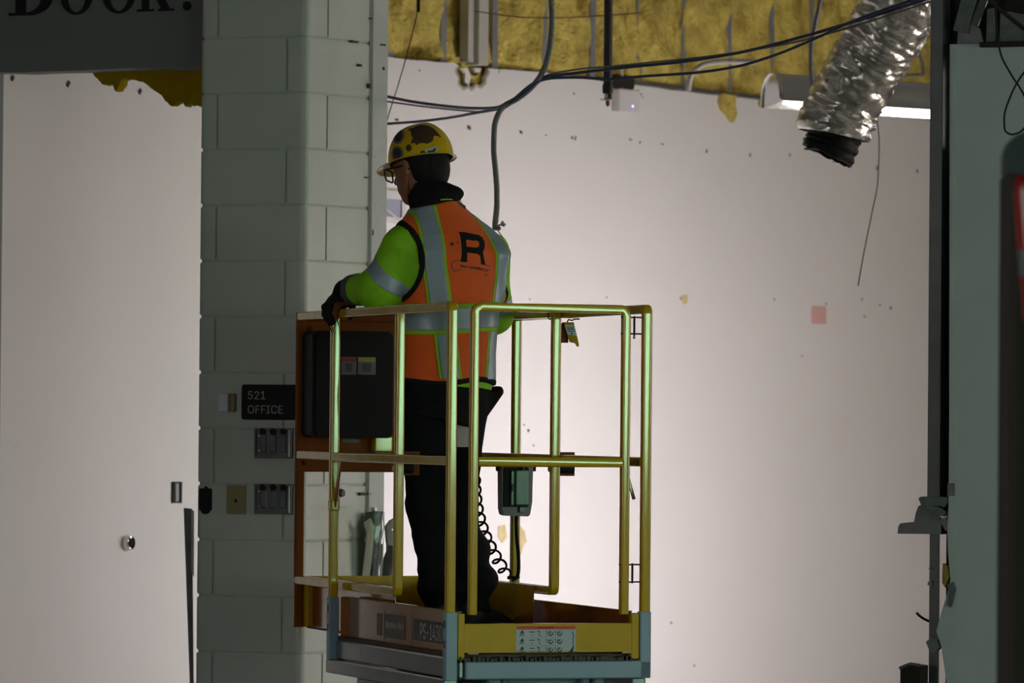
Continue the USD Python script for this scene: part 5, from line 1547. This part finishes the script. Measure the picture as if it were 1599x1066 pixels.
# black hoodie: collar, tail, lower sleeves at the gloves
def collar(P):
    d = cone(P, (-0.050, 0.022, 1.41), (-0.068, 0.050, 1.485), 0.076, 0.070)
    d = smin(d, ell(P, (-0.034, -0.016, 1.486), (0.064, 0.044, 0.032)), 0.03) - 0.008 * wr3(P, 5, (18, 18, 40))
    return smax(d, -(cone(P, (-0.066, 0.062, 1.47), (-0.09, 0.11, 1.60), 0.055, 0.085)), 0.01)


obj('hood_collar', polygonize(collar, (-0.22, -0.14, 1.30), (0.12, 0.20, 1.60), 0.0055, 1), 'hoodie_black', man, smooth=True)


def tail(P):
    d = torso(P) - 0.006 - 0.008 * wr3(P, 9, (12, 12, 16))
    d = smin(d, ell(P, (0.134, -0.005, 0.800), (0.052, 0.085, 0.075)), 0.03)
    d = smax(d, ((0.883 * P[:, 0] - 0.469 * P[:, 1]) - 0.1536) * 0.82 - (P[:, 2] - 0.791) * 0.57, 0.006)
    hem = 0.70 + 0.07 * np.clip((-P[:, 0] + 0.06) * 3, 0, 1) - 0.0
    return smax(smax(d, hem - P[:, 2], 0.008), P[:, 2] - 0.835 + 0.05 * np.clip(P[:, 0], 0, 0.2) - 0.02 * np.clip((P[:, 0] - 0.135) * 40, 0, 1), 0.004)


obj('hoodie_tail', polygonize(tail, (-0.24, -0.20, 0.66), (0.26, 0.20, 0.94), 0.0065, 1), 'hoodie_black', man, smooth=True)
q = np.array([0.168, -0.03, 0.80])
obj('hem_reflector', place(extrude(Polygon([(-0.022, -0.022), (0.022, 0.004), (-0.012, 0.010)]), 0.002), hitm(766, 630, 1, -0.055), (1, 0, 0), (0, 0, 1), (0, -1, 0)), 'sticker_dim', man)

# hi-vis green shirt with long sleeves
armL = lambda P, g: arm(P, LS, LE, LW, g)
armR = lambda P, g: arm(P, RS, RE, RW, g)


def shirt(P):
    w = 0.010 * wr3(P, 31, (11, 11, 15))
    d = smin(torso(P), armL(P, 0.010), 0.05)
    d = smin(d, armR(P, 0.008), 0.05)
    d = smin(d, ell(P, LE + np.array([0.004, 0.0, -0.004]), (0.056, 0.066, 0.054)), 0.05) - w - 0.004
    fa = (LW - LE) / np.linalg.norm(LW - LE)
    d = smax(d, (P - LW) @ fa + 0.035, 0.006)
    fr_ = (RW - RE) / np.linalg.norm(RW - RE)
    d = smax(d, np.where((P - RW) @ fr_ + 0.02 > 0, np.where(cone(P, RE, RW, 0.06, 0.06) < 0.04, (P - RW) @ fr_ + 0.02, -1), -1), 0.006)
    hem = 0.832 - 0.05 * np.clip(P[:, 0], 0, 0.2) + 0.004 * np.sin(P[:, 0] * 16 + 1.2)
    d = smax(d, hem - P[:, 2], 0.006)
    return smax(d, P[:, 2] - 1.425, 0.006)


sh = polygonize(shirt, (-0.32, -0.20, 0.76), (0.34, 0.42, 1.48), 0.0062, 1)
shp = obj('shirt', sh, 'shirt_green', man, smooth=True)
ua = (LE - LS) / np.linalg.norm(LE - LS)
fa = (LW - LE) / np.linalg.norm(LW - LE)
near_arm = lambda v, a, b, r: r - cone(v, a, b, 0.0, 0.0)
bandc = LS + ua * 0.100
sub(shp, 'sleeve_reflector', decal(sh, lambda v, n: np.minimum(0.024 - np.abs((v - bandc) @ (ua * 0.93 + fa * 0.36)), near_arm(v, LS, LE, 0.115)), 0.0016), 'tape_silver', True)
sub(shp, 'cuff', decal(sh, lambda v, n: np.minimum((v - (LW - fa * 0.080)) @ fa, near_arm(v, LE, LW, 0.085)), 0.0025), 'cuff_grey', True)
ur = (RE - RS) / np.linalg.norm(RE - RS)
sub(shp, 'sleeve_reflector', decal(sh, lambda v, n: np.minimum(0.024 - np.abs((v - RS - ur * 0.185) @ ur), near_arm(v, RS, RE, 0.10)), 0.0016), 'tape_silver', True)

# gloves
obj('glove', polygonize(lambda P: smin(smax(left_hand(P, 0.0), -(np.linalg.norm(P - LW, axis=1) - 0.0) * 0 - 1, 0.001), cone(P, LW - fa * 0.06, LW + fa * 0.02, 0.041, 0.037), 0.02), rail_c - 0.16, rail_c + 0.16, 0.0036, 1), 'glove_black', man, smooth=True)
obj('glove_palm', polygonize(lambda P: chain(P, [HPt(0.086, -0.010, 0.034), HPt(0.092, 0.020, 0.026), HPt(0.090, 0.028, 0.002), HPt(0.088, 0.022, -0.016)], (0.012, 0.0115, 0.010, 0.008)), rail_c - 0.15, rail_c + 0.15, 0.004, 1), 'glove_tan', man, smooth=True)
obj('glove', polygonize(lambda P: right_hand(P, 0.001), RW - 0.16, RW + 0.18, 0.0045, 1), 'glove_black', man, smooth=True)

# vest
ahL, ahR = (np.array([-0.232, 0.025, 1.256]), 0.126), (np.array([0.186, 0.02, 1.235]), 0.112)
ball = lambda P, b: np.linalg.norm(P - b[0], axis=1) - b[1]
nk = (np.array([-0.060, 0.050, 1.487]), 0.088)


def vest_base(P):
    w = 0.008 * wr3(P, 41, (10, 10, 7)) + 0.004 * wr3(P, 42, (22, 22, 9))
    d = smin(torso(P), cone(P, (-0.15, 0.012, 1.335), (-0.06, 0.012, 1.40), 0.044, 0.03), 0.03)
    d = smin(d, cone(P, (0.115, 0.006, 1.315), (0.0, 0.012, 1.385), 0.048, 0.03), 0.03)
    d = smin(d, cone(P, (0.135, -0.055, 1.28), (0.150, -0.035, 1.17), 0.036, 0.028), 0.04)   # loose flap behind the right arm
    return d - 0.014 - w


def hemz(P):
    return 0.852 + 0.008 * np.sin(P[:, 0] * 22 + 0.6) + 0.016 * np.clip(-P[:, 0] * 4, -1, 1) * 0


def vest(P):
    d = vest_base(P)
    d = smax(d, -ball(P, ahL), 0.004)
    d = smax(d, -ball(P, ahR), 0.004)
    d = smax(d, -ball(P, nk), 0.004)
    d = smax(d, P[:, 2] - (1.472 + 0.28 * P[:, 0]), 0.004)
    return smax(d, hemz(P) - P[:, 2], 0.004)


vm = polygonize(vest, (-0.27, -0.21, 0.80), (0.27, 0.21, 1.49), 0.0052, 1)
vp = obj('vest', vm, 'vest_orange', man, smooth=True)
outer = lambda v: 0.006 - np.abs(vest_base(v))                  # only the outside, not the cut rims
sub(vp, 'armhole_binding', decal(vm, lambda v, n: np.minimum(0.019 - ball(v, ahL), outer(v) - 0.001), 0.0018), 'binding_black', True)
sub(vp, 'armhole_binding', decal(vm, lambda v, n: np.minimum(0.015 - ball(v, ahR), outer(v) - 0.001), 0.0018), 'binding_black', True)
sub(vp, 'hem_binding', decal(vm, lambda v, n: hemz(v) + 0.016 - v[:, 2], 0.0018), 'binding_black', True)


# reflective tape: two straps over the shoulders, crossing a waist band
def curve_x(z, pts):
    p = np.array(pts)
    return np.interp(z, p[:, 0], p[:, 1])


SL = [(0.84, -0.063), (1.0, -0.081), (1.125, -0.102), (1.25, -0.122), (1.32, -0.123), (1.37, -0.122), (1.42, -0.122), (1.5, -0.126)]
SR = [(0.84, 0.095), (1.0, 0.112), (1.12, 0.128), (1.20, 0.137), (1.28, 0.140), (1.33, 0.130), (1.38, 0.110), (1.42, 0.090)]
band_z = lambda v: 1.070 + 0.012 * np.sin(v[:, 0] * 10) - 0.030 * v[:, 0]


def strap(pts, hw, zmin, zmax=2.0):
    return lambda v, n: np.minimum(np.minimum(hw - np.abs(v[:, 0] - curve_x(v[:, 2], pts)) / np.sqrt(1 + np.gradient(curve_x(np.linspace(0.84, 1.5, 40), pts), 0.66 / 39).max() ** 2 * 0), np.minimum(v[:, 2] - zmin, zmax - v[:, 2])), outer(v) + 0.003)


for pts, hw in ((SL, 0.0365), (SR, 0.033)):
    sub(vp, 'lime_border', decal(vm, strap(pts, hw, 0.868), 0.0016), 'vest_lime', True)
    sub(vp, 'reflective_strap', decal(vm, strap(pts, hw - 0.0095, 0.868), 0.0030), 'tape_silver', True)
zb1 = lambda v, hw: hw - np.abs(v[:, 2] - band_z(v))
sub(vp, 'lime_border', decal(vm, lambda v, n: np.minimum(zb1(v, 0.049), outer(v) + 0.003), 0.0036), 'vest_lime', True)
sub(vp, 'reflective_band', decal(vm, lambda v, n: np.minimum(zb1(v, 0.035), outer(v) + 0.003), 0.0048), 'tape_silver', True)
def biggest(m):
    c = m.split(only_watertight=False)
    return max(c, key=lambda q: len(q.faces)) if len(c) else m


# meshed side panel showing at the right arm
sub(vp, 'mesh_panel', biggest(decal(vm, lambda v, n: np.minimum(np.minimum(v[:, 0] - curve_x(v[:, 2], SR) - 0.024, ball(v, ahR) - 0.010), np.minimum(np.minimum(v[:, 2] - 1.13, 1.30 - v[:, 2]), 0.01 - v[:, 1])), 0.0012)), 'vest_mesh', True)


def on_back(px, py):
    """point of the vest's back seen at a pixel, by marching along the sight line"""
    o, d = man.local(EYE), ray(px, py) @ man.R
    t = 14.0
    for _ in range(60):
        t += 0.8 * float(vest_base((o + d * t)[None])[0])
    return o + d * t


# R emblem with its wordmark: drawn in a plane tangent to the back, printed on the cloth
c0_ = on_back(738, 391)
ey_ = on_back(738, 372) - on_back(738, 410)
ey_ /= np.linalg.norm(ey_)
ex_ = on_back(762, 393) - on_back(714, 389)
ex_ -= ey_ * np.dot(ex_, ey_)
ex_ /= np.linalg.norm(ex_)
ez_ = np.cross(ex_, ey_)


def back_xy(px, py):
    q = on_back(px, py) - c0_
    return np.array([np.dot(q, ex_), np.dot(q, ey_)])


cr = lambda x, y: (680 + x * 160 / 1421, 340 + y * 120 / 1066)         # crop pixels of the emblem study
Rout = [(325, 195), (420, 203), (540, 230), (600, 240), (650, 275), (682, 345), (678, 420), (655, 480), (690, 655), (632, 645), (622, 530), (585, 500), (440, 480), (438, 615), (350, 610), (352, 300)]
Rin = [(424, 300), (520, 316), (585, 318), (608, 345), (605, 395), (560, 415), (430, 400)]
Rp = Polygon([back_xy(*cr(*q)) for q in Rout], [[back_xy(*cr(*q)) for q in Rin]]).buffer(0)
near_c = lambda v: 0.10 - np.linalg.norm(v - c0_, axis=1)
bk = lambda poly: (lambda v, n: np.minimum(np.minimum(inside(poly, np.c_[(v - c0_) @ ex_, (v - c0_) @ ey_]), outer(v) + 0.003), n @ ez_ - 0.3))
patch = clip(vm, np.minimum(near_c(np.asarray(vm.vertices)), np.asarray(vm.vertex_normals) @ ez_ - 0.2))
for _ in range(2):
    v_, f_ = trimesh.remesh.subdivide(patch.vertices, patch.faces)
    patch = trimesh.Trimesh(v_, f_, process=False)
sub(vp, 'emblem_letter', decal(patch, bk(Rp), 0.0009), 'binding_black', True)
box_line = LineString([back_xy(*cr(*q)) for q in [(345, 590), (260, 595), (222, 625), (225, 690), (255, 735), (345, 722)]]).buffer(0.0012).union(LineString([back_xy(*cr(*q)) for q in [(690, 655), (760, 672)]]).buffer(0.001)).union(LineString([back_xy(*cr(*q)) for q in [(680, 785), (730, 800), (785, 808)]]).buffer(0.0012))
for x, y, r_ in ((228, 365, 22), (308, 345, 13)):
    box_line = box_line.union(Point(*back_xy(*cr(x, y))).buffer(r_ * 0.00026))
sub(vp, 'emblem_outline', decal(patch, bk(box_line), 0.0008), 'sticker_ink', True)
wm = text('Prior Demolition, LLC', 0.0088, 0.0004, True)
wv = np.asarray(wm.vertices)
wd = wv[:, 0].max()
a_, b_ = back_xy(*cr(340, 690)), back_xy(*cr(740, 752))
wl2 = np.array([a_ + (b_ - a_) * (x / wd) + np.array([0, y]) for x, y in wv[:, :2]])
g3 = c0_ + wl2[:, :1] * ex_ + wl2[:, 1:] * ey_
for _ in range(12):
    g3 = g3 - ez_ * (vest_base(g3) - 0.0012 - wv[:, 2])[:, None] * 0.9
sub(vp, 'emblem_wordmark', trimesh.Trimesh(g3, wm.faces, process=False), 'sticker_ink')
pp_ = [on_back(x, y) for x, y in ((688, 312), (697, 311), (706, 311), (713, 312.5), (719, 315))]
sub(vp, 'neck_piping', sweep(spline(pp_, 20), circ(0.0028, 7)), 'vest_lime', True)
# tab below the collar, white card at the hip, tan edge of something held in front
q = on_back(720, 320)
sub(vp, 'collar_tab', place(bx(-0.019, 0.019, -0.006, 0.006, -0.004, 0.004, 0.003), q, ex_ * 0.96 - Z3 * 0.26, ey_, ez_), 'cuff_grey')
o_, d_ = man.local(EYE), ray(724, 679) @ man.R
t_ = 14.0
for _ in range(60):
    t_ += 0.8 * float(trousers((o_ + d_ * t_)[None])[0])
q = o_ + d_ * (t_ - 0.012)
obj('pocket_card', place(extrude(sbox(-0.022, -0.040, 0.016, 0.040).buffer(-0.003).buffer(0.003), 0.004), q, man.R.T @ np.array([1, 0, 0]), Z3, man.R.T @ np.array([0, -1.0, 0])), 'box_white', man)

# hair, hard hat, spectacles
def hair(P):
    q = (P - HC) @ HR
    d = ell(q, (0, -0.012, 0.020), (0.082, 0.098, 0.104)) - 0.004 * wr3(P, 3, (60, 60, 20))
    d = smin(d, ell(q, (0, -0.050, -0.030), (0.060, 0.055, 0.066)), 0.03)
    d = smax(d, q[:, 1] - 0.030 - 0.25 * (q[:, 2] - 0.03), 0.01)
    d = smax(d, -ell(q, (-0.085, 0.012, -0.012), (0.03, 0.028, 0.042)), 0.008)
    d = smax(d, -ell(q, (0.085, 0.012, -0.012), (0.03, 0.028, 0.042)), 0.008)
    d = smax(d, np.where(q[:, 1] > -0.02, -0.012 - q[:, 2] + 0.0, -1), 0.008)
    return d


obj('hair', polygonize(hair, HC - 0.16, HC + 0.16, 0.0045, 1), 'hair', man, smooth=True)

HHC = HC + HR @ np.array([0.0, -0.008, 0.018])
HHR = rotm(22, -11, 3)
na, nz = 96, 40
ang = np.linspace(0, 2 * math.pi, na, endpoint=False)
ra_, rb_, rc_ = 0.098, 0.119, 0.122


def dome_pt(a, e, grow=0.0):
    """hard-hat shell: a = azimuth from the right ear, e = 0 at the rim .. 1 at the crown"""
    th = e * math.pi / 2
    k = np.cos(th) ** 0.82
    x, y, z = (ra_ + grow) * k * np.cos(a), (rb_ + grow) * k * np.sin(a) - 0.003, (rc_ + grow) * np.sin(th) ** 0.95
    z = z + 0.004 * np.exp(-(x / 0.016) ** 2) * np.sin(th)
    return np.stack(np.broadcast_arrays(x, y, z), -1)


E, A = np.meshgrid(np.linspace(0, 0.985, nz), ang, indexing='ij')
Vd = dome_pt(A, E).reshape(-1, 3)
i, k = np.meshgrid(np.arange(nz - 1), np.arange(na), indexing='ij')
p0_, p1_ = (i * na + k).ravel(), (i * na + (k + 1) % na).ravel()
fq = np.stack([p0_, p1_, p1_ + na, p0_ + na], 1)
Fd = np.vstack([fq[:, [0, 1, 2]], fq[:, [0, 2, 3]]])
cap_i = len(Vd)
Vd = np.vstack([Vd, [0, -0.003, rc_ + 0.003]])
Fd = np.vstack([Fd, [((nz - 1) * na + k, (nz - 1) * na + (k + 1) % na, cap_i) for k in range(na)]])
dome_m = trimesh.Trimesh(Vd, Fd, process=False)
to_h = lambda m: trimesh.Trimesh(np.asarray(m.vertices) @ HHR.T + HHC, m.faces, process=False)
hp_ = obj('hard_hat', to_h(shell(dome_m, 0.0, 0.003)), 'helmet_yellow', man, smooth=50)
# rim lip all round and the peak in front
lip_w = 0.010 + 0.040 * np.clip(np.sin(ang), 0, 1) ** 1.6
drop = -0.004 - 0.012 * np.clip(np.sin(ang), 0, 1) ** 1.5
inr = dome_pt(ang, 0.0)
outd = np.stack([np.cos(ang), np.sin(ang), 0 * ang], 1)
out_ = inr + outd * lip_w[:, None] + np.stack([0 * ang, 0 * ang, drop], 1)
ringv = np.vstack([inr + [0, 0, 0.002], out_ + [0, 0, 0.001], out_ - [0, 0, 0.002], inr - [0, 0, 0.002] + outd * -0.003])
rf = []
for r_ in range(4):
    for k in range(na):
        a, b = r_ * na + k, r_ * na + (k + 1) % na
        c, d = ((r_ + 1) % 4) * na + (k + 1) % na, ((r_ + 1) % 4) * na + k
        rf += [(a, d, c), (a, c, b)]
rm = trimesh.Trimesh(ringv, rf, process=False)
if rm.volume < 0:
    rm.invert()
sub(hp_, 'brim', to_h(rm), 'helmet_yellow', 50)


def on_hat(px, py):
    """local shell direction of the hat seen at a pixel: (azimuth, elevation) by search"""
    o, d = man.local(EYE), ray(px, py) @ man.R
    o2, d2 = (o - HHC) @ HHR, d @ HHR
    best = None
    aa, ee = np.meshgrid(np.linspace(0, 2 * math.pi, 361), np.linspace(0.0, 0.98, 99), indexing='ij')
    pt = dome_pt(aa.ravel(), ee.ravel())
    w_ = pt - o2
    s_ = w_ @ d2
    dist = np.linalg.norm(w_ - s_[:, None] * d2, axis=1) + np.where(s_ > np.median(s_), 1.0, 0)
    j = int(np.argmin(dist))
    return pt[j]


dn_ = np.asarray(dome_m.vertex_normals)
sd = dome_m
for _ in range(1):
    v_, f_ = trimesh.remesh.subdivide(sd.vertices, sd.faces)
    sd = trimesh.Trimesh(v_, f_, process=False)


def hat_patch(pxs, name, mat, off):
    """a sticker or worn patch whose outline is given on the shell itself"""
    q = np.array([on_hat(*p) for p in pxs])
    c = q.mean(0)
    n = c / np.array([ra_, rb_, rc_]) ** 2
    n /= np.linalg.norm(n)
    e1 = np.cross([0, 0, 1.0], n)
    e1 /= np.linalg.norm(e1)
    e2 = np.cross(n, e1)
    pol = Polygon([((p - c) @ e1, (p - c) @ e2) for p in q]).buffer(0)
    m = decal(sd, lambda v, nn: np.minimum(inside(pol, np.c_[(v - c) @ e1, (v - c) @ e2]), nn @ n - 0.25), off, 0, 0.0005)
    if len(m.faces):
        sub(hp_, name, to_h(m), mat, True)


circ_px = lambda x, y, rx, ry, tilt=0: [(x + rx * math.cos(t) * math.cos(tilt) - ry * math.sin(t) * math.sin(tilt), y + rx * math.cos(t) * math.sin(tilt) + ry * math.sin(t) * math.cos(tilt)) for t in np.linspace(0, 2 * math.pi, 22)[:-1]]
hz_ = lambda x, y: (560 + x * 200 / 1332, 170 + y * 160 / 1066)         # crop pixels of the hat study
hat_patch([hz_(*q) for q in [(515, 215), (570, 195), (640, 165), (720, 175), (790, 215), (850, 285), (862, 300), (820, 285), (785, 280), (775, 330), (755, 345), (735, 350), (710, 365), (690, 355), (660, 352), (630, 360), (600, 378), (580, 350), (545, 365), (550, 335), (565, 300), (545, 270), (548, 240)]], 'worn_patch', 'helmet_worn', 0.0006)
hat_patch([hz_(*q) for q in circ_px(522, 405, 30, 36)], 'scuff', 'helmet_worn', 0.0006)
hat_patch([hz_(*q) for q in circ_px(680, 465, 42, 26, 0.5)], 'scuff', 'helmet_worn', 0.0006)
hat_patch([hz_(*q) for q in circ_px(415, 285, 58, 84, 0.25)], 'round_sticker', 'sticker_grey', 0.0007)
hat_patch([hz_(*q) for q in circ_px(415, 285, 38, 58, 0.25)], 'sticker_print', 'sticker_ink', 0.0010)
hat_patch([hz_(*q) for q in circ_px(405, 465, 60, 80)], 'round_sticker', 'sticker_grey', 0.0007)
hat_patch([hz_(*q) for q in circ_px(402, 462, 40, 52)], 'sticker_print', 'sticker_ink', 0.0010)
hat_patch([hz_(*q) for q in [(678, 428), (735, 402), (790, 386), (822, 380), (826, 440), (800, 490), (735, 500), (700, 470)]], 'silver_sticker', 'sticker_silver', 0.0007)
hat_patch([hz_(*q) for q in [(708, 440), (760, 432), (785, 415), (800, 400), (806, 425), (780, 450), (742, 470), (722, 460)]], 'sticker_print', 'sticker_ink', 0.0010)
# head band strap at the temple (chin-strap clip)
# spectacles
g_ = lambda x, y, z: HC + HR @ np.array([x, y, z - 0.010])
sp = obj('spectacles', sweep([g_(-0.012, 0.112, 0.012), g_(0.0, 0.115, 0.016), g_(0.012, 0.112, 0.012)], circ(0.0022, 8)), 'frame_black', man, smooth=True)
for s in (-1, 1):
    lp = fillet([g_(s * 0.012, 0.112, 0.018), g_(s * 0.062, 0.104, 0.022), g_(s * 0.060, 0.103, -0.016), g_(s * 0.016, 0.111, -0.022)], 0.010, 5, closed=True)
    sub(sp, 'rim', sweep(lp, circ(0.0027, 8), closed=True), 'frame_black', True)
    c = lp.mean(0)
    sub(sp, 'lens', trimesh.Trimesh(np.vstack([lp, c]), [(k, (k + 1) % len(lp), len(lp)) for k in range(len(lp))], process=False), 'lens')
    sub(sp, 'temple', sweep([g_(s * 0.062, 0.104, 0.016), g_(s * 0.078, 0.085, 0.014), g_(s * 0.082, 0.0, 0.010), g_(s * 0.080, -0.022, -0.008)], rrect(0.006, 0.003, 0.001)), 'frame_black')
